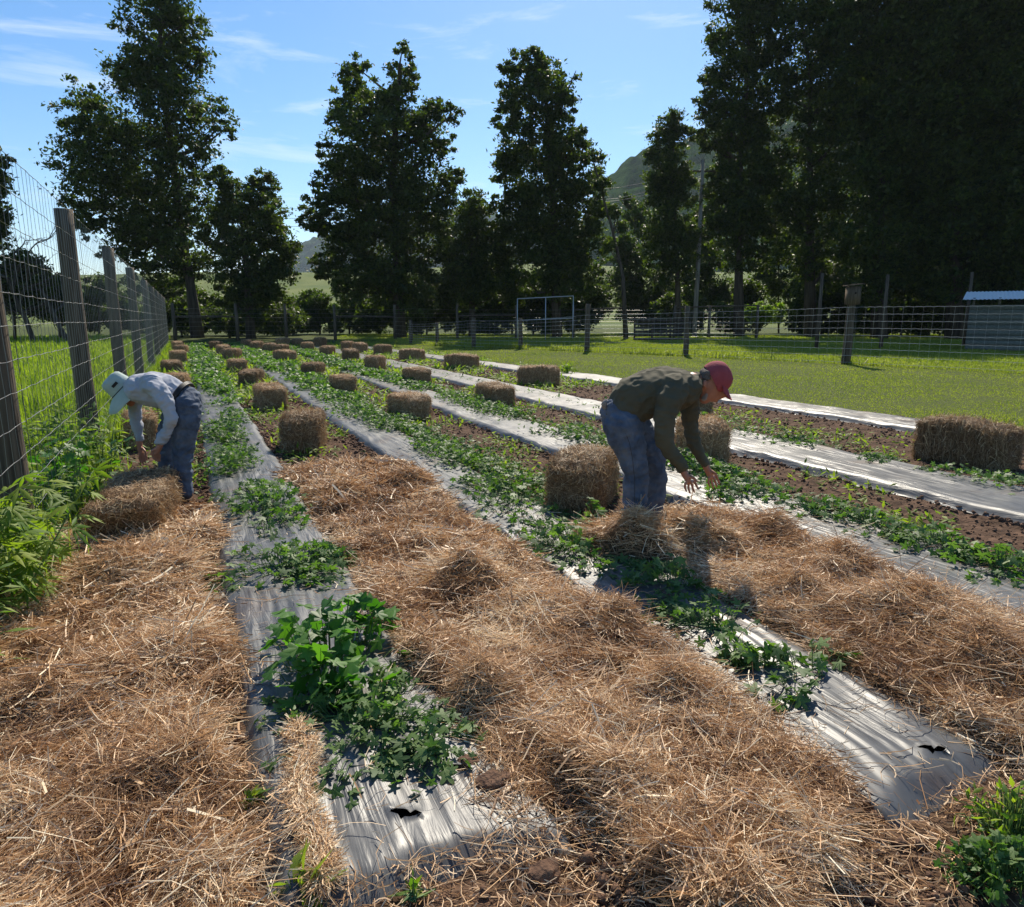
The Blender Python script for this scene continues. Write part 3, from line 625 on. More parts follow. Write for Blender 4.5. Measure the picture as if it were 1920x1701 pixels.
vine_row(1, lambda Y: (2.66+.08*np.sin(Y*.4), .40+.012*Y, .40-.09*sst(8, 16, Y)), 5.4, 43, 700, 'dense melon vines covering the second row')
vine_row(2, lambda Y: (4.62-.12*sst(10, 20, Y)+.1*np.sin(Y*.5), .46+.006*Y, .38-.08*sst(10, 18, Y)), 5.0, 43, 480, 'patchy melon vines down the third row')
vine_row(3, lambda Y: (6.75, .35, .50+0*Y), 3.2, 12, 170, 'scattered melon vines down the fourth row')
# seedlings along the fourth and fifth sheets
def seedlings():
    Y = np.arange(8, 42, .55); n = len(Y)*7; Yr = np.repeat(Y, 7)+rng.normal(size=n)*.05; X = 6.35+rng.normal(size=n)*.06
    V, Fc = scatter(LL[0], LL[1], np.stack([X, Yr, base_h(X, Yr)+.02+.05*rng.random(n)], 1), euler_mats(rng.random(n)*6.28, rng.normal(size=n)*.5, rng.normal(size=n)*.3), .07+.06*rng.random(n))
    ob('seedlings', mesh_np('seedlings', V, Fc, M['leaf'], np.repeat(rng.random(n), 5)), label='tiny sparse seedlings dotted along the bare plastic of the fourth row', cat='seedlings', kind='stuff')
seedlings()
def weeds():
    n = 110000; Y = 3.2+41*rng.random(n)**1.4; X = rng.uniform(-1.5, 10.2, n)
    k = (bedmask(X, Y) < .25); dn = np.where(X < 0, .95, np.where(X < 3.8, .80, np.where(X < 5.9, .66, .60)))
    dn = dn+.2*sst(10, 20, Y); k &= rng.random(n) < np.clip((fbm(X*1.4, Y*.9, 4, 301)-(.78-dn*.5))*4, 0, 1)
    for a in AISLE: k &= ~((X > a['l']-.1) & (X < a['r']+.1) & (Y < a['y1']+.1)) | (rng.random(n) < .0)
    X, Y = X[k], Y[k]; n = len(X); Z = ground_z(X, Y)+.01+.09*rng.random(n)**2
    V, Fc = scatter(LL[0], LL[1], np.stack([X, Y, Z], 1), euler_mats(rng.random(n)*6.28, .25+rng.normal(size=n)*.5, rng.normal(size=n)*.4), (.045+.06*rng.random(n))*np.clip(Y/9, 1, 2.4))
    ob('low_weeds', mesh_np('low_weeds', V, Fc, M['weed'], np.repeat(np.clip(rng.random(n)*.6+.5*fbm(X*.8, Y*.8, 2, 4), 0, 1), 5)), label='low yellowish green weeds creeping over the soil between the rows', cat='weeds', kind='stuff')
weeds()
# individual weeds close by
def weed(px, py, rx, ry, h, n, size, lab, tm=LL, mt='weed', name='weed', tilt=.9):
    x, y = pp(px, py); return plant(name, x, y, rx, ry, h, n, size, tm, mt, lab, 'weed', 'weeds rooted near the straw', tilt=tilt, zb=lambda X, Y: ground_z(X, Y)+.01)
weed(1885, 1650, .16, .12, .11, 230, .045, 'bushy green weed in the near right corner on bare soil', LB, 'leaf')
weed(1900, 1570, .12, .13, .16, 220, .05, 'feathery weed above the bushy one in the near right corner')
weed(565, 1692, .07, .05, .10, 26, .10, 'bright yellow green weed at the bottom edge beside the end of the plastic')
weed(775, 1690, .02, .02, .07, 8, .09, 'single small sprout at the bottom edge in front of the plastic')
weed(455, 1525, .05, .05, .09, 18, .08, 'little grassy weed in the straw left of the plastic end')
weed(1065, 705, .30, .25, .35, 90, .18, 'dark leafy weed at the right end of the long bale by the lawn')
weed(60, 1690, .04, .04, .05, 10, .06, 'tiny weed in the straw at the lower left corner')
def tall_weed(x, y, h, n, lab, r=.22, size=.22, tm=None, mt='weed'):
    tm = tm or LP; root = empty('tall_weed', (x, y, 0), lab, 'weed', 'tall weeds growing at the left fence'); st = MB(); ns = max(2, n//16); P_ = []; D_ = []
    for s in range(ns):
        bx, by = rng.normal(size=2)*r*.45; tx, ty = bx+rng.normal()*r*.7, by+rng.normal()*r*.7; hh = h*(.65+.35*rng.random())
        pts = np.array([[bx+(tx-bx)*f, by+(ty-by)*f, hh*f] for f in np.linspace(0, 1, 5)]); st.tube(pts, [.007, .006, .005, .004, .002], 4, False)
        for q in range(n//ns):
            f = .15+.85*(q+.5)/(n//ns); c = np.array([np.interp(f, np.linspace(0, 1, 5), pts[:, i]) for i in range(3)]); a = q*2.4+rng.random(); pe = c+np.array([math.cos(a), math.sin(a), .3])*.08*(1.2-f*.5)
            st.tube([c, pe], [.0025, .002], 3, False); P_.append(pe); D_.append(a)
    P_ = np.array(P_); D_ = np.array(D_); m = len(P_)
    Mx = euler_mats(D_-math.pi/2, -.25+rng.normal(size=m)*.35, rng.normal(size=m)*.35)
    V, Fc = scatter(tm[0], tm[1], P_, Mx, size*(.6+.6*rng.random(m)))
    ob('foliage', mesh_np('foliage', V, Fc, M[mt], np.repeat(rng.random(m), len(tm[0]))), root); ob('stems', st.mesh('stems', M['stem']), root)
q = G(60, 1130); tall_weed(-1.12, 4.35, .80, 190, 'tall ragweed with fingered bright leaves against the nearest fence post', .28, .17)
tall_weed(-1.08, 5.0, .52, 170, 'ragweed clump with long pale leaves reaching over the straw left of the split bale', .25, .15)
tall_weed(-1.1, 3.55, .55, 170, 'dark leaved weed at the foot of the nearest fence post', .2, .10, LL)
tall_weed(-1.15, 2.85, .5, 90, 'yellowing weed at the left edge in front of the nearest post', .16, .09, LB, 'weed')
tall_weed(-1.15, 6.0, .55, 240, 'thick narrow leaved weed beside the split bale', .28, .10, LL)
tall_weed(-1.1, 6.9, .62, 150, 'broad leaved shrub like weed between the hatted man and the fence', .30, .12, LB, 'biglea')
tall_weed(-1.0, 7.9, .75, 260, 'bright narrow leaved weed below the hat of the man', .3, .13, LL)
tall_weed(-1.35, 9.0, .70, 240, 'green weed at the base of the tall second fence post', .3, .14, LL)

# ------------------------------------------------------------------ grass
def blades(name, X, Y, h, wd, mt, lab, lean=.35, zf=ground_z, cat='grass'):
    n = len(X); a = rng.random(n)*6.283; hh = h*(.5+.8*rng.random(n)); z = zf(X, Y)-.01
    B = np.stack([X, Y, z], 1); sd_ = np.stack([np.cos(a), np.sin(a), np.zeros(n)], 1); fw = np.stack([-np.sin(a), np.cos(a), np.zeros(n)], 1)
    ln = np.abs(rng.normal(size=n))*lean
    Mid = B+np.array([0, 0, .55])*hh[:, None]+fw*(ln*hh*.3)[:, None]; Tip = B+np.array([0, 0, 1.])*(hh*np.clip(1-ln*.4, .3, 1))[:, None]+fw*(ln*hh)[:, None]
    w_ = np.broadcast_to(wd, (n,))[:, None]
    V = np.stack([B-sd_*w_/2, B+sd_*w_/2, Mid-sd_*w_*.42, Mid+sd_*w_*.42, Tip], 1).reshape(-1, 3)
    f = np.array([[0, 1, 3], [0, 3, 2], [2, 3, 4]]); Fc = (f[None]+(np.arange(n)*5)[:, None, None]).reshape(-1, 3)
    rn = np.repeat(np.clip(.25+.5*rng.random(n)+.5*(fbm(X*.35, Y*.35, 3, 9)-.5), 0, 1), 5)
    ob(name, mesh_np(name, V, Fc, M[mt], rn), label=lab, cat=cat, kind='stuff')
n = 110000; Y = 3+60*rng.random(n)**1.7; X = -1.35-(.05+.75*Y)*rng.random(n)**1.2
D = np.hypot(X, Y); blades('tall_grass', X, Y, np.where(X > -1.9, .32, .42)*(.6+.8*fbm(X*.6, Y*.6, 3, 2)), .006*np.clip(D/5, 1, 12), 'grass', 'tall sunlit hay grass in the field beyond the left fence', .5)
n = 9000; Y = 4.5+39*rng.random(n)**1.3; X = -1.15+.16*rng.normal(size=n)
blades('fence_grass', X, Y, .30*(.5+fbm(X, Y, 2, 12)), .008*np.clip(Y/6, 1, 5), 'grass', 'rank grass along the foot of the left wire fence', .6)
n = 460000; t_ = rng.random(n); Dp = 9.5+62*t_**1.35; lt = rng.uniform(-.25, .95, n)*Dp   # camera heading is only the sampling frame of the lawn wedge
X = lt*cy+Dp*sy; Y = -lt*sy+Dp*cy
k = (X > 10.35-.055*(Y-16)*(Y > 16)) & (Y < 75) | ((Y > FIELD_END) & (X > -1.5)); X, Y = X[k], Y[k]
RF = [(24.6, 3.0), (21.13, 17.56), (19.37, 24.22), (17.5, 29.33), (15.85, 33.34), (14.35, 36.27), (13.51, 40.04), (12.83, 43.27)]
fx = np.interp(Y, [p[1] for p in RF], [p[0] for p in RF]); out_ = X > fx-.3; D = np.hypot(X, Y)
blades('mown_grass', X, Y, np.where(out_, .12, .036)*(.5+fbm(X*.7, Y*.7, 3, 15)), .0055*np.clip(D/6, 1, 10), 'lawn', 'mown lawn grass between the fields edge and the right fence', .6)
n = 2600; i_ = rng.integers(1, 7, n); u = rng.random(n); P0 = np.array(RF); X = P0[i_, 0]*(1-u)+P0[i_-1, 0]*u+rng.normal(size=n)*.22; Y = P0[i_, 1]*(1-u)+P0[i_-1, 1]*u
k = fbm(X*.9, Y*.9, 2, 33) > .5; blades('fence_tufts', X[k], Y[k], .38, .03, 'lawn', 'uncut grass tufts under the right wire fence', .7)

# ------------------------------------------------------------------ left deer fence
LX = -1.14; PY = [5.45, 9.35, 14.1, 19.2, 25.4, 30.6, 35.6, 40.2, 44.6]; HT = 2.72
lf = empty('deer_fence', (LX, 0, 0), 'tall woven wire deer fence on round wooden posts along the left side of the rows', 'fence')
for i, y in enumerate(PY):
    mb = MB(); z = np.linspace(-.1, HT+.06, 9); r0 = .105 if i else .10
    mb.tube(np.stack([.006*np.sin(z*2+i), y+.006*np.cos(z*3+i), z], 1), np.linspace(r0, r0*.86, 9)+.003*np.sin(z*5), 14)
    ob('fence_post', mb.mesh('fence_post', M['post'], True), lf)
def wire_net(mb, A, B, zs, vs, r, knots=True, sag=.012, hr=1.25, kn=1.9):
    A = np.array(A, float); B = np.array(B, float); L_ = np.linalg.norm(B-A); m = max(4, int(L_/vs)); U_ = np.linspace(0, 1, m+1)
    for z in zs:
        sg = sag*math.sin(z*17); P = A[None]+(B-A)[None]*U_[:, None]; P[:, 2] += z+sg*np.sin(U_*math.pi)+.004*np.sin(np.arange(m+1)*2.2+z*9)
        mb.tube(P, r*hr, 3, False)
        if knots:
            K = P; o = np.array([[1, 0, 0], [-1, 0, 0], [0, 1, 0], [0, -1, 0], [0, 0, 1], [0, 0, -1]])*r*kn*np.array([1, 1.6, 1.3])
            V = (K[:, None]+o[None]).reshape(-1, 3); f = np.array([[0, 2, 4], [2, 1, 4], [1, 3, 4], [3, 0, 4], [2, 0, 5], [1, 2, 5], [3, 1, 5], [0, 3, 5]])
            mb.add(V, None, (f[None]+(np.arange(len(K))*6)[:, None, None]).reshape(-1, 3))
    for u in U_:
        p = A+(B-A)*u; zz = np.array(sorted(zs)); P = np.stack([np.full(len(zz), p[0])+.003*np.sin(zz*20+u*40), np.full(len(zz), p[1]), p[2]+zz+sag*np.sin(zz*17)*math.sin(u*math.pi)], 1); mb.tube(P, r*.8, 3, False)
ZS = [.06, .2, .36, .54, .74, .94, 1.14, 1.34, 1.55, 1.76, 1.98, 2.2, 2.44, 2.68]
mb = MB(); ys = [1.6]+PY
for a, b_ in zip(ys[:-1], ys[1:]): wire_net(mb, (.125, a, 0), (.125, b_, 0), ZS, .155 if a < 20 else .3, .0021 if a < 12 else .0024)
ob('wire_mesh', mb.mesh('wire_mesh', M['wire']), lf)

# ------------------------------------------------------------------ right fence
RH = [2.0, 2.40, 2.11, 2.28, 1.60, 1.63, 1.36, 1.3]
rf = empty('pasture_fence', (RF[1][0], RF[1][1], 0), 'low wire fence on grey wooden posts running across the lawn at right', 'fence'); ro = np.array([RF[1][0], RF[1][1], 0])
for i, (x, y) in enumerate(RF):
    mb = MB(); h = RH[i]; z = np.linspace(-.05, h, 7); r0 = [.12, .155, .12, .13, .12, .12, .11, .1][i]
    lean_ = [0, .02, 0, .01, -.01, .02, 0, 0][i]
    mb.tube(np.stack([x-ro[0]+lean_*z+.01*np.sin(z*3), y-ro[1]+.01*np.cos(z*2+i), z], 1), np.linspace(r0*1.05, r0*.85, 7), 12)
    ob('fence_post', mb.mesh('fence_post', M['post'], True), rf)
mb = MB(); TOP = [2.0, 1.98, 1.85, 1.75, 1.5, 1.5, 1.3, 1.25]
for i in range(len(RF)-1):
    A = np.array([RF[i][0], RF[i][1], 0])-ro; B = np.array([RF[i+1][0], RF[i+1][1], 0])-ro
    d_ = (B-A)/np.linalg.norm(B-A); nrm = np.array([-abs(d_[1]), d_[0]*np.sign(d_[1]+1e-9), 0])*.16; h = (TOP[i]+TOP[i+1])/2
    L_ = np.linalg.norm(B-A); m = int(L_/.30)
    for k_ in range(9):
        f = k_/8.; za = TOP[i]*(1-f)+.08*f; zb = TOP[i+1]*(1-f)+.08*f; u = np.linspace(0, 1, m*2+1)
        P = A[None]+nrm+(B-A)[None]*u[:, None]; P[:, 2] = za+(zb-za)*u-.03*np.sin(u*math.pi)*(1-f)+.006*((np.arange(len(u))%2)*2-1); mb.tube(P, .0058, 3, False)
    for u in np.linspace(0, 1, m+1):
        p = A+nrm+(B-A)*u; ht_ = TOP[i]+(TOP[i+1]-TOP[i])*u; mb.tube([[p[0], p[1], .06], [p[0], p[1], ht_-.03*math.sin(u*math.pi)]], .0019, 3, False)
ob('wire_mesh', mb.mesh('wire_mesh', M['glintwire']), rf)
# nest box on the tall post
nb = empty('nest_box', (21.19, 17.56, 2.38), 'grey wooden nest box fixed on top of the tallest post of the right fence', 'nest box', rz=-YAW)
mb = MB(); mb.box((0, 0, .0), (.38, .36, .62)); ob('box_body', mb.mesh('box_body', M['post']), nb)
mb = MB(); V = []; 
for x, z in ((-.27, .30), (.27, .36)):
    for y in (-.27, .25):
        for dz in (0, .03): V.append([x, y, z+dz+.02])
V = np.array(V); mb.add(V, [[0, 4, 6, 2], [1, 3, 7, 5], [0, 1, 5, 4], [2, 6, 7, 3], [0, 2, 3, 1], [4, 5, 7, 6]]); ob('roof', mb.mesh('roof', M['post']), nb)
mb = MB(); mb.tube([[0, -.178, .08], [0, -.184, .08]], .035, 12); ob('hole_shade_disc', mb.mesh('hole_shade_disc', M['hole']), nb)  # solid dark disc on the front, painted in for a shaded opening

# ------------------------------------------------------------------ back fence with braces, gate, poles, shed
bfence = empty('field_end_fence', tuple(U(627, 640, 52)*np.array([1, 1, 0])), 'dark post and brace fence across the far end of the rows under the trees', 'fence'); bo = np.array(bfence.location)
bpx = [(325, 48), (443, 50), (535, 52), (627, 53), (740, 54), (770, 49), (857, 55), (968, 56), (1075, 57), (1172, 58), (1265, 58), (1330, 57), (1420, 56)]
BP = []
for x, D in bpx:
    p = U(x, 597, D)*np.array([1, 1, 0])-bo; BP.append(p); mb = MB(); hh = 2.62 if x != 770 else 1.5
    mb.tube([[p[0], p[1], -.05], [p[0]+.02, p[1], hh/2], [p[0], p[1], hh]], [.12, .115, .10], 8); ob('fence_post', mb.mesh('fence_post', M['post'], True), bfence)
for a, b_, z1, z2 in ((0, 1, 1.72, 1.72), (3, 4, 1.75, 1.72), (6, 7, 1.78, 1.85), (8, 9, 2.25, 2.45), (10, 12, 2.45, 2.6)):
    mb = MB(); mb.tube([BP[a]+[0, 0, z1], (BP[a]+BP[b_])/2+[0, 0, (z1+z2)/2+.02], BP[b_]+[0, 0, z2]], .065, 6); ob('brace_rail', mb.mesh('brace_rail', M['post'], True), bfence)
mb = MB()
for a, b_ in zip(BP[:-1], BP[1:]):
    for z in np.arange(.15, 2.5, .3): mb.tube([a+[0, 0, z], b_+[0, 0, z]], .006, 3, False)
ob('wire_mesh', mb.mesh('wire_mesh', M['wire']), bfence)
gp = U(970, 597, 50)*np.array([1, 1, 0]); gt = empty('tube_gate', tuple(gp), 'pale steel tube gate frame standing before the dark middle trees', 'gate', rz=-YAW)
for nm, P in (('frame', [[0, 0, .2], [0, 0, 2.95], [3.95, .1, 3.15], [3.95, .1, .2]]), ('middle_rail', [[0, 0, 1.45], [3.95, .1, 1.62]]), ('upright', [[2.0, .05, .1], [2.0, .05, 3.05]])):
    mb = MB()
    for a, b_ in zip(P[:-1], P[1:]): mb.tube([a, b_], .035, 6)
    ob(nm, mb.mesh(nm, M['gate'], True), gt)
for i, (x, ty, D, lab) in enumerate(((1542, 512, 38, 'tall grey pole standing left of the nest box post, in front of the dark trees'), (1665, 515, 37, 'tall grey pole standing between the nest box post and the shed'), (1823, 510, 40, 'tall grey pole rising behind the left corner of the shed roof'))):
    p = U(x, ty, D); mb = MB(); mb.tube([[0, 0, -.1], [.02, 0, p[2]/2], [0, 0, p[2]]], [.10, .09, .08], 8)
    o = ob('pole', mb.mesh('pole', M['post'], True), loc=(p[0], p[1], 0), label=lab, cat='pole', group='tall poles before the dark trees')
p = U(1318, 300, 62); up = empty('utility_pole', (p[0], p[1], 0), 'tall weathered utility pole rising among the right hand trees', 'utility pole', rz=-YAW)
mb = MB(); mb.tube([[0, 0, -.1], [.03, 0, 7], [0, 0, p[2]]], [.21, .18, .14], 10); ob('pole_shaft', mb.mesh('pole_shaft', M['pole'], True), up)
mb = MB(); mb.box((0, 0, p[2]-.9), (2.2, .12, .14)); ob('crossarm', mb.mesh('crossarm', M['post']), up)
for i, (y0_, y1_) in enumerate(((392, 352), (410, 372), (425, 376))):
    a = U(150, y0_-12, 120); m_ = U(575, y0_+0, 105); b_ = U(1160, y1_, 78); c_ = U(1318, [318, 330, 342][i], 62.3)
    mb = MB(); mb.tube([a, (a+m_)/2+[0, 0, -.3], m_, (m_+b_)/2+[0, 0, -.3], b_, (b_+c_)/2+[0, 0, -.1], c_], .022, 4, False)
    ob('power_line', mb.mesh('power_line', M['cable']), label='thin %s power line strung behind the trees to the utility pole' % ['topmost', 'middle', 'lowest'][i], cat='power line')
# shed
sp0 = U(1817, 597, 35)*np.array([1, 1, 0]); sh = empty('shed', tuple(sp0), 'low grey board shed with a corrugated metal roof at the right edge', 'shed', rz=-YAW-R(34))
mb = MB(); Wd, Dp_ = 6.5, 4.0
for i in range(9):
    z = .16+i*.245; mb.box((Wd/2, 0, z), (Wd, .05+.012*(i % 2), .236)); mb.box((0, Dp_/2, z), (.05+.012*(i % 2), Dp_, .236)); mb.box((Wd/2, Dp_, z), (Wd, .05, .236))
ob('board_wall', mb.mesh('board_wall', M['plank']), sh)
for x in np.arange(.12, Wd, 1.05): mb = MB(); mb.box((x, .06, 2.34), (.11, .09, .5)); ob('wall_stud', mb.mesh('wall_stud', M['plank']), sh)
nxr = 140; xs = np.linspace(-.35, Wd+.2, nxr); V = []
for yy_, zz_ in ((-.5, 2.50), (Dp_+.4, 3.02)):
    for x in xs: V.append([x, yy_, zz_+.018*math.sin(x*2*math.pi/.17)+.14*0])
V = np.array(V); V = np.concatenate([V, V-[0, 0, .012]]); Q = [[i, i+1, nxr+i+1, nxr+i] for i in range(nxr-1)]+[[2*nxr+i, 3*nxr+i, 3*nxr+i+1, 2*nxr+i+1] for i in range(nxr-1)]
mb = MB(); mb.add(V, Q); ob('metal_roof', mb.mesh('metal_roof', M['tin']), sh)
# low dark pen
pn = empty('board_pen', tuple(U(1190, 597, 50)*np.array([1, 1, 0])), 'low dark board pen in the tree shade, left of the utility pole', 'pen', rz=-YAW+R(12))
mb = MB()
for i in range(6): mb.box((2.1, 0, .15+i*.26), (4.2, .05, .17))
ob('boards', mb.mesh('boards', M['bark']), pn)
for x in (.05, 1.4, 2.8, 4.15):
    mb = MB(); mb.box((x, .08, .8), (.1, .1, 1.7)); ob('pen_post', mb.mesh('pen_post', M['bark']), pn)

# rocks by the plastic edge
def rock(px, py, s, lab):
    p = pp(px, py); bm = bmesh.new(); bmesh.ops.create_icosphere(bm, subdivisions=3, radius=1)
    for v in bm.verts:
        q = v.co.copy(); v.co = q*(1+.35*mn.noise(q*1.3+Vector((px, 0, 0)))+.08*mn.noise(q*5)); v.co.x *= 1.3; v.co.z *= .6; v.co *= s
    m = bpy.data.meshes.new('stone'); bm.to_mesh(m); bm.free(); m.materials.append(M['clod']); ob('stone', m, loc=(p[0], p[1], float(base_h(p[0], p[1]))+s*.3), label=lab, cat='stone')
rock(925, 1488, .045, 'brown stone at the straw edge right of the small dark leaved vine'); rock(880, 1455, .035, 'smaller stone tucked under the small dark leaved vine')
rock(1020, 1642, .04, 'dark clod at the near right corner of the silvery plastic')
#SPLIT3
# ------------------------------------------------------------------ hills
def hill(name, ridge, D, depth, mt, seed, bump, step):
    xs = np.arange(ridge[0][0], ridge[-1][0], step); yr = np.interp(xs, [r[0] for r in ridge], [r[1] for r in ridge]); rows = 130; V = []
    for j in range(rows):
        f = j/(rows-1); Dj = D-depth*(1-f)*.9
        for x, y in zip(xs, yr):
            p = U(x, y, D); q = U(x, 597, Dj)
            hh = p[2]*math.sin(f*math.pi/2)**1.1; V.append([q[0], q[1], hh])
    V = np.array(V); fz = np.repeat(np.linspace(0, 1, rows), len(xs)); V[:, 2] += bump*(fbm(V[:, 0]/60., V[:, 1]/60., 3, seed)-.5)*3*fz+bump*1.3*(fbm(V[:, 0]/(bump*1.3), V[:, 1]/(bump*1.3), 2, seed)-.5)
    m = len(xs); I = (np.arange(rows-1)[:, None]*m+np.arange(m-1)[None]).ravel()
    ob(name, mesh_np(name, np.array(V), np.stack([I, I+1, I+m+1, I+m], 1), mt), kind='structure')
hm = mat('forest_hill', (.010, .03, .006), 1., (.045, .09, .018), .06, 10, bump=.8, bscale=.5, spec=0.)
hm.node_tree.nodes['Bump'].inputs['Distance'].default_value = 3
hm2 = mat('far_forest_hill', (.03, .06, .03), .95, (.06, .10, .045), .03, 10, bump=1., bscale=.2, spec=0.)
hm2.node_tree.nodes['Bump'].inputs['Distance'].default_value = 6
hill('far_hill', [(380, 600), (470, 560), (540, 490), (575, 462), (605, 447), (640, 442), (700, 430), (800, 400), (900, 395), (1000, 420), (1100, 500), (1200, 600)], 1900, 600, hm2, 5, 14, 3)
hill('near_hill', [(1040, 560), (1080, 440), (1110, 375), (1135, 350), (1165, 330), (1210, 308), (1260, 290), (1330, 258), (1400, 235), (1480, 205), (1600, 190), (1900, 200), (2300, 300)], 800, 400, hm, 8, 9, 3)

# ------------------------------------------------------------------ trees
def tree(trunk, blobs, D, n, leaf, lab, thick=.55, mt='tree', tr=.28, group='broadleaf trees beyond the end of the field', cat='tree', name='broadleaf_tree', limbs=10, sparse=1.0):
    """trunk: pixel polyline base to top; blobs: crown lobes (px, py, radius px), placed in real space at distance D"""
    base = U(trunk[0][0], 597, D)*np.array([1, 1, 0]); s = D/F
    B = []
    cxm = np.mean([b_[0] for b_ in blobs]); hw = (max(b_[0]+b_[2] for b_ in blobs)-min(b_[0]-b_[2] for b_ in blobs))/2*s
    for (x, y, r) in blobs:
        rs = r*s
        room = max(0, hw*thick-rs*.5)
        for q in range(2):
            dy = rng.uniform(-1, 1)*room if q else rng.normal()*room*.25
            p = U(x, y, D)-base; hd = np.array([sy, cy, 0])*dy; B.append((*(p+hd), rs*(1.12 if q == 0 else 1.)))
    B = np.array(B); wts = B[:, 3]**2; wts /= wts.sum()
    n = int(n*1.6); leaf *= 1.0; nc = max(60, int(n/60)); bi = rng.choice(len(B), nc, p=wts)
    d = rng.normal(size=(nc, 3)); d /= np.linalg.norm(d, axis=1)[:, None]; rad = rng.random(nc)**.40
    C = B[bi, :3]+d*(B[bi, 3]*rad)[:, None]; cr = np.clip(B[bi, 3]*.34, .40, 1.5)*(.6+.8*rng.random(nc))
    ci = rng.integers(0, nc, n); dd = rng.normal(size=(n, 3))*.42; P = C[ci]+dd*cr[ci][:, None]*np.array([1, 1, .6])
    P = P[P[:, 2] > .2]; n = len(P)
    # drop leaves so the lobes keep hollows between them
    rx_, ry_ = rng.normal(size=n)*.7, rng.normal(size=n)*.7
    V, Fc = scatter(LS[0]*np.array([.8, 1.25, 1]), LS[1], P, euler_mats(rng.random(n)*6.28, rx_, ry_), leaf*(.55+.8*rng.random(n)))
    root = empty(name, tuple(base), lab, cat, group)
    ob('crown', mesh_np('crown', V, Fc, M[mt], np.repeat(np.clip(rng.normal(.4, .22, n), 0, 1), 4)), root)
    mb = MB(); T_ = np.array([U(x, min(y, 625), D)-base for x, y in trunk]); T_[0, 2] = -.1
    mb.tube(T_, np.linspace(tr, tr*.3, len(T_))*np.r_[1.35, np.ones(len(T_)-1)], 9)
    order = rng.permutation(len(B))[:limbs]
    for k_ in order:
        e = B[k_, :3]; zt = e[2]-(1.0+.35*np.linalg.norm(e[:2]-T_[-1, :2])); zt = min(max(zt, T_[-1, 2]*.18), T_[-1, 2]*.95)
        a = np.array([np.interp(zt, T_[:, 2], T_[:, i]) for i in range(3)]); m_ = (a+e)/2+np.array([0, 0, -.25])+rng.normal(size=3)*.2
        mb.tube([a, m_, e], [tr*.38, tr*.25, tr*.08], 6, False)
    ob('trunk', mb.mesh('trunk', M['bark'], True), root)
T1 = [(300,8,42),(262,55,36),(335,42,36),(300,110,50),(345,95,33),(255,150,42),(320,165,58),(385,205,36),(412,235,18),(350,250,58),(165,208,40),(140,228,30),(200,250,58),(130,300,32),(180,330,58),(260,300,68),(350,330,50),(132,372,30),(220,390,60),(300,400,60),(360,400,36),(190,425,36),(260,455,46),(330,470,48),(300,520,42),(360,500,32),(225,480,26),(305,-40,36)]
tree([(370, 625), (358, 540), (335, 400), (318, 250), (300, 120), (300, 20)], T1, 58, 42000, .26, 'tallest tree on the left, with a narrow top and a broad left shoulder', tr=.42, limbs=22)
tree([(470, 625), (462, 500), (455, 420)], [(425,345,24),(490,345,24),(440,385,38),(500,400,36),(420,440,42),(500,460,48),(537,470,22),(450,510,48),(520,530,34),(470,560,36),(430,560,26),(400,400,22)], 56, 22000, .24, 'rounded lower tree right of the tallest left tree', tr=.3, group='broadleaf trees beyond the end of the field')
T3 = [(670,125,24),(668,160,26),(758,108,24),(755,150,30),(640,195,26),(680,195,34),(740,200,42),(822,210,20),(638,245,32),(700,260,58),(790,240,42),(852,220,17),(830,270,22),(622,300,28),(690,330,60),(770,320,58),(636,350,34),(842,338,24),(608,392,32),(680,400,60),(760,400,60),(832,400,38),(598,430,24),(650,460,50),(730,480,60),(810,470,50),(618,500,32),(598,515,14),(690,530,45),(770,540,50),(640,540,18)]
tree([(750, 625), (745, 500), (735, 350), (745, 200), (752, 120)], T3, 58, 46000, .26, 'big dark tree with two pointed tops right of the valley gap', tr=.42, limbs=22)
tree([(885, 625), (885, 520), (880, 420)], [(880,382,30),(898,420,36),(865,470,42),(925,480,38),(880,530,45),(945,530,34),(830,540,34)], 61, 17000, .24, 'lower tree filling the space between the two tall central trees', tr=.25)
T5 = [(990,118,28),(1030,130,30),(955,132,14),(1075,152,9),(975,170,36),(1020,190,44),(950,222,24),(1052,212,28),(980,270,46),(1040,270,48),(938,258,10),(1080,280,30),(950,322,30),(1010,340,56),(1080,340,46),(1118,330,20),(943,380,26),(1000,400,52),(1070,400,52),(1118,400,26),(955,450,40),(1030,460,56),(1100,450,38),(980,520,48),(1060,520,52),(1110,510,32)]
tree([(1045, 625), (1040, 500), (1035, 350), (1025, 200), (1010, 120)], T5, 60, 40000, .26, 'tall steeple shaped tree in the middle of the sky', tr=.36, limbs=18)
tree([(1174, 625), (1168, 520), (1148, 430), (1125, 350), (1112, 300)], [(1155,395,12),(1162,425,10),(1128,350,15),(1118,300,14),(1140,460,9)], 54, 1900, .2, 'thin leaning bare stemmed tree crossing the hillside', tr=.16, limbs=5)
tree([(1272, 625), (1270, 500), (1265, 380), (1262, 260)], [(1262,232,26),(1250,270,32),(1288,250,16),(1222,292,12),(1250,320,36),(1234,360,26),(1280,350,32),(1250,400,38),(1238,450,36),(1280,440,32),(1260,500,38)], 62, 20000, .22, 'narrow columnar tree in front of the green hill', tr=.24)
T8 = [(1370,32,34),(1352,62,22),(1420,40,46),(1380,108,44),(1342,150,22),(1328,190,22),(1350,230,40),(1325,252,15),(1400,180,46),(1440,120,48),(1400,260,40),(1440,225,40),(1360,290,32),(1410,330,46),(1350,350,36),(1440,320,34),(1380,400,48),(1430,420,48),(1350,430,36),(1400,480,42),(1350,-20,30),(1430,-30,50)]
tree([(1386, 625), (1385, 480), (1388, 300), (1400, 150), (1410, 40)], T8, 62, 40000, .25, 'tall open crowned tree right of the narrow columnar tree, with a straight dark trunk', tr=.38, limbs=20)
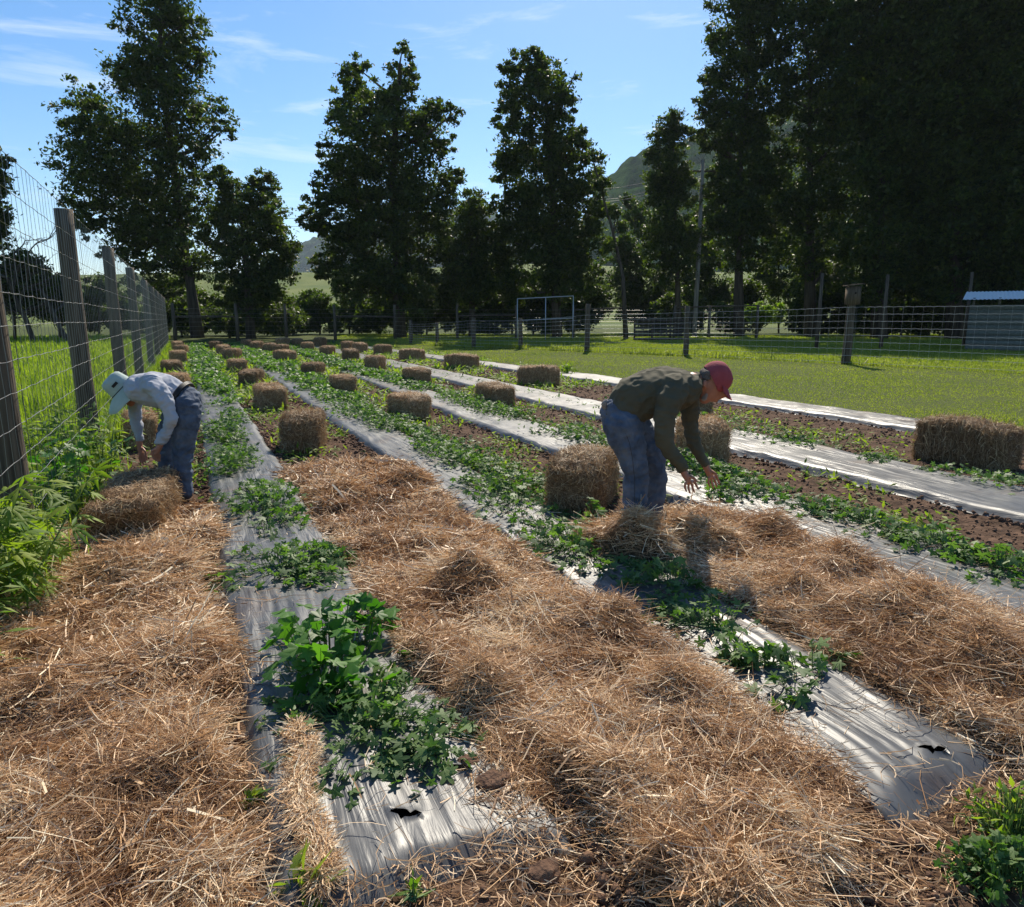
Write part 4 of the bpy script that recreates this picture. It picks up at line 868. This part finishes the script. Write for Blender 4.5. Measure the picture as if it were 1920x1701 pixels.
tree([(1520, 625), (1518, 400), (1520, 100)], [(1500,20,60),(1560,60,66),(1510,110,58),(1485,165,40),(1550,180,56),(1510,262,46),(1560,270,58),(1520,350,58),(1490,400,46),(1560,420,58),(1500,480,40),(1545,500,45),(1500,-50,60)], 60, 30000, .25, 'leftmost tree of the great dark grove, overhanging the open crowned tree', tr=.42, limbs=18)
tree([(1650, 625), (1650, 400), (1660, 50)], [(1640,0,62),(1600,60,54),(1680,70,70),(1640,150,70),(1700,180,70),(1650,240,70),(1700,300,70),(1640,340,70),(1700,400,70),(1640,440,68),(1690,500,66),(1625,520,48),(1680,-60,60),(1740,-10,50)], 56, 36000, .28, 'second tree from the left in the great dark grove, behind the nest box', tr=.5, limbs=14)
tree([(1790, 625), (1795, 400), (1800, 50)], [(1800,20,80),(1760,80,62),(1840,110,72),(1780,180,80),(1850,220,72),(1790,290,80),(1850,330,72),(1780,400,80),(1850,440,72),(1790,500,72),(1850,530,50),(1820,-70,80)], 54, 40000, .28, 'third tree of the great dark grove, left of the shed roof', tr=.5, limbs=14)
tree([(1930, 625), (1935, 400), (1940, 50)], [(1910,0,80),(1940,90,80),(1900,170,60),(1950,240,80),(1905,320,70),(1960,380,80),(1905,450,70),(1950,520,80),(1990,150,80),(1920,-80,80)], 52, 40000, .28, 'rightmost tree of the great dark grove, cut by the edge of the photo', tr=.5, limbs=10)
tree([(1730, 625), (1735, 300), (1730, 100)], [(1700,120,80),(1760,250,90),(1680,380,80),(1790,420,90),(1880,200,90),(1880,380,90),(1600,330,60),(1590,460,60),(1720,520,60),(1840,20,70),(1590,180,55)], 66, 30000, .3, 'tree at the back of the great dark grove, closing the gaps between the others', tr=.5, limbs=8)
tree([(-40, 625), (-40, 400)], [(-20,300,28),(-10,340,25),(-30,390,38),(5,290,10),(-5,425,18),(-60,340,50),(-60,430,60)], 50, 9000, .24, 'tree cut off by the left edge of the photo behind the wire', tr=.3)
# understorey
BG = 'bushes under and between the trees'
def bush(blobs, D, n, leaf, lab, mt='tree', tr=.08):
    c = blobs[0]; tree([(c[0], 625), (c[0], c[1])], blobs, D, n, leaf, lab, thick=.5, mt=mt, tr=tr, group=BG, cat='bush', name='bush', limbs=5)
bush([(600,575,32),(565,575,28),(575,600,26),(620,600,26)], 72, 6500, .26, 'bright green small tree in the valley gap, left one', 'treesunlit')
bush([(655,570,32),(690,580,30),(640,600,25),(680,605,25),(720,600,26)], 70, 7000, .26, 'bright green small tree in the valley gap, right one', 'treesunlit')
bush([(25,500,34),(60,520,34),(10,550,40),(60,560,32),(-30,520,40)], 44, 9000, .2, 'dark bush at the far left behind the near wire')
bush([(110,545,28),(90,570,24),(135,575,22)], 48, 5000, .2, 'low dark bush left of the tall second fence post')
bush([(185,540,24),(170,565,24),(215,560,26),(245,575,24)], 62, 6000, .22, 'dark hedge bush seen between the second and third left posts')
bush([(340,590,30),(300,590,26),(385,600,24)], 60, 5000, .24, 'shaded bush at the foot of the tallest left tree')
bush([(430,605,26),(480,600,28),(530,600,28)], 58, 6500, .22, 'shaded bush under the rounded lower tree')
bush([(800,590,30),(850,585,32),(900,590,30)], 66, 7000, .26, 'shaded bush behind the fence under the two pointed tree')
bush([(960,580,30),(1010,585,28),(1070,575,30),(1110,575,28)], 70, 8000, .26, 'dark undergrowth behind the tube gate')
bush([(1170,470,26),(1185,500,34),(1165,540,34),(1205,545,34),(1190,585,30)], 72, 10000, .26, 'sunlit bush right of the thin leaning tree', 'treesunlit')
bush([(1330,400,26),(1310,440,30),(1320,490,36),(1300,540,34),(1340,550,34)], 74, 11000, .26, 'sunlit bush around the utility pole', 'treesunlit')
bush([(1190,400,20),(1175,375,12),(1210,430,25)], 90, 3500, .3, 'yellow green treetop against the hill, right of the thin leaning tree', 'treesunlit')
bush([(1460,350,30),(1455,400,32),(1470,460,36),(1440,520,34),(1480,550,36)], 78, 11000, .28, 'sunlit undergrowth right of the straight dark trunk', 'treesunlit')
bush([(1540,560,26),(1580,560,26),(1510,580,24)], 70, 5000, .25, 'faintly lit undergrowth left of the nest box', 'treesunlit')
bush([(1250,580,28),(1300,590,26),(1360,590,26)], 66, 6000, .24, 'shaded undergrowth behind the dark pen')
bush([(1420,590,20),(1450,588,18),(1400,585,14)], 64, 3000, .2, 'bright low bush at the foot of the straight dark trunk', 'weed')
for (x_, y_, r_, D_, n_, lb_) in ((160, 585, 26, 66, 4, 'dark hedge behind the left field, left stretch'), (260, 590, 24, 68, 4, 'dark hedge behind the left field, right stretch')):
    bush([(x_+d_, y_+5*((i_*7)%3), r_) for i_, d_ in enumerate((-45, -22, 0, 22, 45))], D_, 8000, .26, lb_)
bush([(330,560,40),(370,575,36),(410,590,32),(340,600,26)], 66, 12000, .26, 'dark thicket behind the trunk of the tallest left tree')
bush([(470,590,34),(510,580,34),(545,600,26),(440,600,26)], 66, 12000, .26, 'dark thicket behind the rounded lower tree')
bush([(745,560,44),(800,560,42),(700,590,30),(770,600,30)], 65, 15000, .26, 'dark thicket behind the trunk of the two pointed tree')
bush([(870,560,42),(920,565,42),(880,600,30),(930,605,28)], 68, 14000, .26, 'dark thicket left of the tube gate')
bush([(1000,560,42),(1050,555,42),(1100,560,40),(1020,600,28),(1080,600,28)], 67, 15000, .26, 'dark thicket behind the steeple shaped tree')
bush([(1240,560,34),(1275,575,34),(1230,600,26),(1290,605,24)], 70, 10000, .26, 'dark thicket behind the narrow columnar tree')
bush([(1360,560,30),(1400,560,32),(1380,600,24),(1420,600,24)], 72, 9000, .26, 'dark thicket behind the straight dark trunk')
bush([(1540,540,44),(1600,550,44),(1520,600,30),(1580,605,30),(1640,600,34)], 66, 16000, .28, 'dark thicket inside the great grove, left part')
bush([(1690,540,48),(1750,550,46),(1700,600,34),(1760,605,32),(1810,560,46)], 64, 17000, .28, 'dark thicket inside the great grove, middle part')
bush([(1870,540,50),(1930,540,50),(1860,600,36),(1920,600,36)], 62, 15000, .28, 'dark thicket inside the great grove, behind the shed')
# bare trees
def bare(px, py, D, h, lab, lean, seed):
    r = np.random.default_rng(seed); base = U(px, 597, D)*np.array([1, 1, 0]); mb = MB()
    def br(p, d, L_, rad, lv):
        pts = [p]; q = p.copy(); dd = d.copy()
        for i in range(5):
            dd = dd+r.normal(size=3)*.17+np.array([0, 0, .05]); dd /= np.linalg.norm(dd); q = q+dd*L_/5; pts.append(q.copy())
        mb.tube(pts, np.linspace(rad, rad*.55, 6), 5 if lv < 3 else 3, False)
        if lv < 5:
            for k_ in range(3 if lv < 3 else 3):
                i = r.integers(2, 6); nd = dd+r.normal(size=3)*.75; nd /= np.linalg.norm(nd); br(pts[i], nd, L_*(.55+.2*r.random()), rad*.55, lv+1)
    br(np.array([0, 0, 0.]), np.array([*(np.array([cy, -sy])*lean), 1.]), h*.42, .17, 0)
    root = empty('bare_tree', tuple(base), lab, 'tree', 'leafless trees seen through the left wire'); ob('trunk', mb.mesh('trunk', M['bark'], True), root)
bare(60, 0, 42, 9.5, 'leafless dead tree nearest the left edge, behind the wire', -.25, 4)
bare(128, 0, 42, 9.0, 'leafless dead tree just left of the second fence post top', -.3, 9)
#SPLIT4
# ------------------------------------------------------------------ people
_bm = bmesh.new(); bmesh.ops.create_icosphere(_bm, subdivisions=2, radius=1); IV = np.array([v.co[:] for v in _bm.verts]); IF = np.array([[v.index for v in f.verts] for f in _bm.faces]); _bm.free()
def skin_mesh(name, chains, mt, voxel=.01, smooth=6, fold=0., fscale=9., seed=0):
    """one continuous surface grown round chains of joints: (point, radius) with a sideways stretch"""
    C, Rr, Ys = [], [], []
    for ch in chains:
        for (a, ra, sa), (b_, rb, sb) in zip(ch[:-1], ch[1:]):
            a = np.array(a); b_ = np.array(b_); L_ = np.linalg.norm(b_-a); k = max(2, int(L_/(min(ra, rb)*.22))+1)
            for f in np.linspace(0, 1, k): C.append(a+(b_-a)*f); Rr.append(ra+(rb-ra)*f); Ys.append(sa+(sb-sa)*f)
    C = np.array(C); Rr = np.array(Rr); Ys = np.array(Ys); n = len(C)
    V = IV[None]*Rr[:, None, None]; V[:, :, 1] *= Ys[:, None]; V = (V+C[:, None]).reshape(-1, 3)
    Fc = (IF[None]+(np.arange(n)*len(IV))[:, None, None]).reshape(-1, 3)
    me = mesh_np(name, V, Fc, mt); tmp = bpy.data.objects.new('tmp', me); COL.objects.link(tmp)
    md = tmp.modifiers.new('r', 'REMESH'); md.mode = 'VOXEL'; md.voxel_size = voxel
    ms = tmp.modifiers.new('s', 'SMOOTH'); ms.factor = .5; ms.iterations = smooth
    dg = bpy.context.evaluated_depsgraph_get(); out = bpy.data.meshes.new_from_object(tmp.evaluated_get(dg)); bpy.data.objects.remove(tmp); bpy.data.meshes.remove(me)
    out.name = name; out.materials.clear(); out.materials.append(mt)
    if fold:
        nv = len(out.vertices); co = np.empty(nv*3, np.float32); out.vertices.foreach_get('co', co); co = co.reshape(-1, 3); no = np.array([v.normal[:] for v in out.vertices])
        d = np.empty(nv)
        for i in range(nv):
            p = Vector(co[i]); q = Vector((p.x*fscale+seed, p.y*fscale*.8, p.z*fscale*1.3))
            d[i] = mn.noise(q)*1.2+(1-abs(mn.noise(q*1.9+Vector((3, mn.noise(q)*1.5, 1))))*3.2)*.55
        co = co+no*(d*fold)[:, None]; out.vertices.foreach_set('co', co.astype(np.float32).ravel())
    out.polygons.foreach_set('use_smooth', np.ones(len(out.polygons), dtype=bool)); out.update(); return out
def person(px, py, label, group):
    base = G(px, py, .05); D = base[0]*sy+base[1]*cy; lat = base[0]*cy-base[1]*sy
    root = empty('person', tuple(base), label, 'person', group, rz=-YAW)
    def L(x, y, d=0.):
        r = cray(x, y); q = r*((D+d)/r[1]); return np.array([q[0]-lat, d, q[2]+H0-base[2]])
    return root, L
def ch(L, pts): return [(L(*p[0]), p[1], p[2] if len(p) > 2 else 1.) for p in pts]
def loop_tube(mb, c, a, b_, r, n=40, k=6):
    th = np.linspace(0, 2*math.pi, n); mb.tube(np.array(c)[None]+np.cos(th)[:, None]*np.array(a)[None]+np.sin(th)[:, None]*np.array(b_)[None], r, k, False)

# --- man in the cap
pr, L = person(1210, 1015, 'man in a red cap, olive shirt and jeans bending over the vines at right', None)
torso = ch(L, [((1166, 782), .135, 1.2), ((1190, 748), .160, 1.2), ((1220, 738), .172, 1.15), ((1250, 731), .165, 1.2), ((1274, 728), .135, 1.5), ((1290, 722), .095, 1.7)])
armN = ch(L, [((1268, 730, -.16), .085), ((1254, 752, -.22), .085), ((1245, 795, -.25), .068), ((1247, 832, -.25), .059), ((1264, 856, -.25), .050), ((1279, 876, -.24), .041)])
armF = ch(L, [((1284, 728, .16), .085), ((1292, 750, .2), .072), ((1295, 788, .2), .058), ((1300, 825, .18), .050), ((1312, 850, .15), .043), ((1322, 869, .13), .036)])
legN = ch(L, [((1168, 795, -.07), .135, 1.1), ((1174, 820, -.1), .118), ((1186, 855, -.11), .100), ((1193, 890, -.11), .088), ((1190, 925, -.11), .084), ((1192, 965, -.11), .080), ((1194, 1004, -.11), .078)])
legF = ch(L, [((1180, 792, .07), .13, 1.1), ((1202, 820, .1), .112), ((1221, 855, .1), .098), ((1229, 890, .1), .084), ((1227, 925, .11), .077), ((1225, 965, .11), .073), ((1223, 1004, .11), .072)])
pelvis = ch(L, [((1160, 776), .125, 1.3), ((1172, 800), .14, 1.25)])
sk = lambda c, f: [(p, r*f, s) for p, r, s in c]
head = [ch(L, [((1344, 709), .098, .84), ((1336, 722), .088, .82), ((1329, 737), .060, .9), ((1321, 748), .036)]), ch(L, [((1336, 742), .045, 1.), ((1356, 735), .040, 1.2)]),
        ch(L, [((1338, 746), .014), ((1343, 752), .013)]), ch(L, [((1326, 720), .062), ((1298, 716), .066), ((1275, 722), .07)]),
        ch(L, [((1322, 716, -.082), .014), ((1320, 722, -.086), .014), ((1324, 727, -.08), .010)]), ch(L, [((1322, 716, .082), .014), ((1324, 727, .08), .010)])]
def hand(L, w_, palm, fing, thumb, d, r=.0092):
    h = [ch(L, [((*w_, d), .027), ((*palm[0], d), .024, 1.4), ((*palm[1], d), .020, 1.9)])]
    for i, (b_, m_, t_) in enumerate(fing):
        dd = d+(i-1.5)*.021; h.append(ch(L, [((*palm[1], dd*.5+d*.5), .012), ((*b_, dd), r*1.08), ((*m_, dd), r), ((*t_, dd), r*.82)]))
    a, b_, c = thumb; h.append(ch(L, [((*a, d-.02), .014), ((*b_, d-.045), .011), ((*c, d-.05), .0085)])); return h
hN = hand(L, (1279, 878), ((1284, 889), (1291, 902)), [((1285, 907), (1284, 914), (1287, 921)), ((1291, 908), (1291, 917), (1294, 925)), ((1297, 907), (1299, 916), (1302, 923)), ((1302, 903), (1306, 911), (1309, 917))], ((1291, 893), (1300, 896), (1307, 903)), -.24)
hF = hand(L, (1322, 870), ((1327, 882), (1332, 893)), [((1329, 898), (1328, 905), (1331, 912)), ((1334, 899), (1335, 908), (1338, 915)), ((1339, 897), (1342, 906), (1344, 913)), ((1342, 893), (1347, 900), (1349, 908))], ((1334, 884), (1341, 888), (1345, 895)), .12)
ob('body', skin_mesh('body', [sk(torso, .78), sk(armN, .72), sk(armF, .72), sk(legN, .75), sk(legF, .75), sk(pelvis, .78)]+head+hN+hF, M['skin'], .0055, 5), pr)
ob('shirt', skin_mesh('shirt', [torso, armN, armF, ch(L, [((1290, 720), .09, 1.2), ((1303, 716), .074, 1.05)]), ch(L, [((1262, 726, -.13), .10), ((1280, 726, .13), .10)])], M['shirt1'], .009, 6, .012, 8, 3), pr)
ob('jeans', skin_mesh('jeans', [pelvis, legN, legF], M['denim'], .009, 5, .011, 9, 11), pr)
c0 = L(1343, 708)
def capmesh(c, R_, n_, ydir=np.array([0, 1., 0]), cut=-.04, ysc=.86):
    n_ = np.array(n_)/np.linalg.norm(n_); e = np.cross(ydir, n_); e /= np.linalg.norm(e); y = np.cross(n_, e); a0 = math.acos(cut/R_); V = []; m, k = 16, 40
    for i in range(m+1):
        a = a0*i/m
        for j in range(k):
            t_ = 2*math.pi*j/k; rr_ = R_*math.sin(a)*(1+.012*math.cos(6*t_)*math.sin(a)); V.append(c+n_*(R_*math.cos(a)*(1.0-.06*(a < .5)))+e*rr_*math.cos(t_)+y*rr_*math.sin(t_)*ysc)
    Q = [[i*k+j, i*k+(j+1) % k, (i+1)*k+(j+1) % k, (i+1)*k+j] for i in range(m) for j in range(k)]; return np.array(V), Q
mb = MB(); V_, Q_ = capmesh(c0, .112, (.885, -.05, .466)); mb.add(V_, Q_); cap_o = ob('cap', mb.mesh('cap', M['cap'], True), pr)
mb = MB(); e1 = np.array([.74, -.02, -.67]); e2 = np.array([.42, -.08, -.90]); nn_ = np.cross(e2, [0, 1, 0]); V = []
for k_ in range(2):
    for i in range(7):
        for j in range(21):
            th = R(-68+136*j/20); s = i/6; w_ = math.cos(th); start = c0+.108*(e1*math.cos(th)*.86+np.array([0, 1, 0])*math.sin(th)*.86+np.array([-.3, 0, -.5])*(1-w_)*.3)
            V.append(start+e2*(.10*s*w_**.55)+np.array([0, 1, 0])*math.sin(th)*.004*s+(np.array([-.5, 0, -.25])*(math.sin(th)**2)*.035*s)+k_*np.array([.8, 0, .38])*-.004)
Q = []
for k_ in range(2):
    for i in range(6):
        for j in range(20):
            a = k_*147+i*21+j; q = [a, a+1, a+22, a+21]; Q.append(q if k_ else q[::-1])
for j in range(20): Q.append([6*21+j, 6*21+j+1, 147+6*21+j+1, 147+6*21+j])
mb.add(V, Q); ob('cap_brim', mb.mesh('cap_brim', M['cap'], True), pr)
ob('beard', skin_mesh('beard', [ch(L, [((1325, 740, -.040), .014), ((1321, 747, -.02), .022), ((1320, 749, 0), .026), ((1321, 747, .02), .022)]), ch(L, [((1320, 749), .026), ((1330, 748), .018)])], M['beard'], .006, 3, .003, 40), pr)
ob('hair', skin_mesh('hair', [ch(L, [((1326, 702, -.05), .030), ((1322, 701, 0), .042), ((1326, 702, .05), .03)]), ch(L, [((1328, 710, -.066), .015), ((1321, 708, -.05), .02)])], M['hair'], .006, 3, .002, 40), pr)
for c_ in ([((1194, 1000, -.11), .06), ((1196, 1010, -.11), .055), ((1222, 1014, -.11), .045)], [((1223, 1000, .11), .06), ((1225, 1008, .11), .055), ((1250, 1012, .11), .045)]): ob('boot', skin_mesh('boot', [ch(L, c_)], M['boot'], .01, 4), pr)
ob('pocket_cloth', skin_mesh('pocket_cloth', [ch(L, [((1134, 764, -.06), .018), ((1133, 757, -.07), .02), ((1135, 752, -.06), .014)])], M['beard'], .006, 2, .004, 30), pr)
# pocket and side seam
mb = MB(); mb.tube([L(1168, 800, -.205), L(1180, 830, -.222), L(1186, 860, -.215), L(1190, 900, -.205), L(1190, 940, -.20), L(1191, 975, -.195)], .0016, 4, False); ob('side_seam', mb.mesh('side_seam', M['belt']), pr)

# --- man in the pale hat
pr, L = person(335, 925, 'man in a pale brimmed hat, light blue shirt and jeans bending by the left fence', None)
torso = ch(L, [((344, 752), .125, 1.25), ((326, 741), .138, 1.2), ((306, 733), .150, 1.2), ((286, 730), .158, 1.2), ((270, 729), .140, 1.45), ((258, 728), .10, 1.6)])
armN = ch(L, [((284, 722, -.16), .085), ((298, 732, -.21), .078), ((311, 757, -.24), .064), ((322, 784, -.25), .056), ((313, 806, -.25), .050), ((301, 829, -.24), .045)])
armF = ch(L, [((264, 732, .15), .08), ((254, 748, .2), .066), ((252, 768, .21), .056), ((256, 790, .2), .050), ((259, 808, .18), .044), ((261, 823, .17), .038)])
legN = ch(L, [((350, 762, -.07), .125, 1.1), ((350, 785, -.1), .112), ((348, 815, -.11), .098), ((344, 842, -.11), .086), ((342, 872, -.11), .080), ((344, 905, -.11), .074), ((346, 922, -.11), .07)])
legF = ch(L, [((340, 764, .06), .12, 1.1), ((323, 790, .1), .104), ((313, 822, .1), .092), ((310, 850, .1), .080), ((314, 880, .11), .074), ((318, 908, .11), .070), ((319, 920, .11), .07)])
pelvis = ch(L, [((352, 748), .11, 1.3), ((349, 768), .125, 1.3)])
head = [ch(L, [((234, 733), .093, .84), ((240, 741), .078, .85), ((244, 750), .05, .9), ((245, 756), .032)]), ch(L, [((229, 751), .016), ((232, 755), .014)]), ch(L, [((236, 750), .042), ((225, 745), .035, 1.2)]),
        ch(L, [((242, 733), .060), ((258, 730), .064), ((272, 731), .07)]), ch(L, [((244, 741, -.075), .013), ((248, 745, -.078), .010)])]
hN = hand(L, (301, 832), ((298, 840), (294, 849)), [((290, 851), (286, 855), (288, 861)), ((293, 854), (290, 859), (292, 864)), ((297, 855), (294, 861), (296, 866)), ((300, 854), (299, 860), (300, 865))], ((292, 841), (285, 845), (283, 852)), -.24, .0098)
hF = hand(L, (261, 826), ((262, 838), (265, 849)), [((262, 853), (261, 860), (264, 867)), ((266, 854), (266, 863), (269, 871)), ((269, 853), (271, 861), (273, 868)), ((272, 850), (275, 857), (276, 862))], ((267, 841), (272, 846), (274, 852)), .16)
ob('body', skin_mesh('body', [sk(torso, .78), sk(armN, .72), sk(armF, .72), sk(legN, .75), sk(legF, .75), sk(pelvis, .78)]+head+hN+hF, M['skin'], .0055, 5), pr)
ob('shirt', skin_mesh('shirt', [torso, armN, armF, ch(L, [((262, 728), .085, 1.2), ((254, 728), .07)]), ch(L, [((284, 720, -.13), .095), ((274, 726, .13), .095)])], M['shirt2'], .009, 6, .012, 8, 31), pr)
ob('jeans', skin_mesh('jeans', [pelvis, legN, legF, ch(L, [((345, 753), .122, 1.27), ((349, 760), .125, 1.3)])], M['denim'], .009, 5, .011, 9, 41), pr)
mb = MB(); a_ = (L(351, 722)-L(333, 770))/2*1.12
for off in (-.016, 0, .016):
    loop_tube(mb, L(342+off*200*.6, 746+off*90), a_, (0, .172, 0), .013, 48, 6)
ob('belt', mb.mesh('belt', M['belt'], True), pr)
for c_ in ([((346, 918, -.11), .055), ((345, 924, -.11), .05), ((322, 926, -.11), .04)], [((319, 916, .11), .055), ((318, 920, .11), .05), ((296, 922, .11), .04)]): ob('shoe', skin_mesh('shoe', [ch(L, c_)], M['boot'], .01, 4), pr)
# hat: crown, brim, neck cape, dark patch
hc = L(231, 730); nrm = np.array([-.66, -.30, .69]); nrm /= np.linalg.norm(nrm); fr = np.array([-.69, 0, -.72]); fr -= nrm*(fr@nrm); fr /= np.linalg.norm(fr); sd2 = np.cross(nrm, fr); V = []; k = 48
prof = [(.001, .150), (.045, .149), (.075, .140), (.090, .120), (.096, .08), (.102, .04), (.105, .012)]
for r_, z in prof:
    for j in range(k): t_ = 2*math.pi*j/k; V.append(hc+nrm*(z+.004*math.sin(3*t_+z*40))+fr*r_*1.12*math.cos(t_)+sd2*r_*.95*math.sin(t_))
Q = [[i*k+j, i*k+(j+1) % k, (i+1)*k+(j+1) % k, (i+1)*k+j] for i in range(len(prof)-1) for j in range(k)]
mb = MB(); mb.add(V, Q); hat_p = ob('hat_crown', mb.mesh('hat_crown', M['hat'], True), pr)
V = []; pr2 = [(.104, .014), (.13, .004), (.16, -.010), (.19, -.028), (.212, -.045)]
for dz in (0, -.004):
    for r_, z in pr2:
        for j in range(k):
            t_ = 2*math.pi*j/k; s = (r_-.104)/.108; rr_ = .104*(1-s)+s*(.104+(.105+.02*math.cos(t_)))
            droop = -.05*s*abs(math.sin(t_))**1.5-.02*s*max(0, -math.cos(t_)); V.append(hc+nrm*(z+droop+dz+.006*s*math.sin(5*t_))+fr*rr_*1.06*math.cos(t_)+sd2*rr_*.95*math.sin(t_))
m_ = len(pr2)*k; Q = [[o+i*k+j, o+i*k+(j+1) % k, o+(i+1)*k+(j+1) % k, o+(i+1)*k+j] for o in (0, m_) for i in range(len(pr2)-1) for j in range(k)]
Q += [[(len(pr2)-1)*k+j, (len(pr2)-1)*k+(j+1) % k, m_+(len(pr2)-1)*k+(j+1) % k, m_+(len(pr2)-1)*k+j] for j in range(k)]
hb = MB(); loop_tube(hb, hc+nrm*.016, fr*.1175, sd2*.0995, .0035, 48, 5); ob('hat_band', hb.mesh('hat_band', M['belt'], True), pr)
mb = MB(); mb.add(V, Q); ob('hat_brim', mb.mesh('hat_brim', M['hat'], True), pr)
mb = MB(); q0 = hc+nrm*.075; tt = max(np.linspace(0, 6.28, 90), key=lambda a: float((fr*math.cos(a)+sd2*math.sin(a))@np.array([.25, -1, .1]))); P = []
for da, z in ((-.2, .060), (.2, .060), (.2, .084), (-.2, .084)):
    t_ = tt+da*1.3; P.append(hc+nrm*z+fr*.1135*math.cos(t_)+sd2*.0985*math.sin(t_))
P = np.array(P); P += (P.mean(0)-(hc+nrm*.072))/np.linalg.norm(P.mean(0)-(hc+nrm*.072))*.006; mb.add(P, [[0, 1, 2, 3]]); ob('hat_patch', mb.mesh('hat_patch', M['belt']), pr)
# ------------------------------------------------------------------ haze
hz = bpy.data.materials.new('haze'); hz.use_nodes = True; t = hz.node_tree; t.nodes.clear(); o_ = t.nodes.new('ShaderNodeOutputMaterial'); pv = t.nodes.new('ShaderNodeVolumePrincipled')
pv.inputs['Color'].default_value = (.72, .84, 1, 1); pv.inputs['Density'].default_value = .00011; pv.inputs['Anisotropy'].default_value = .2; t.links.new(pv.outputs[0], o_.inputs['Volume'])
mb = MB(); mb.box((500, 2200, 199), (7200, 4900, 404)); ob('haze', mb.mesh('haze', hz), kind='stuff', label='thin blue morning air haze over the whole valley', cat='haze')
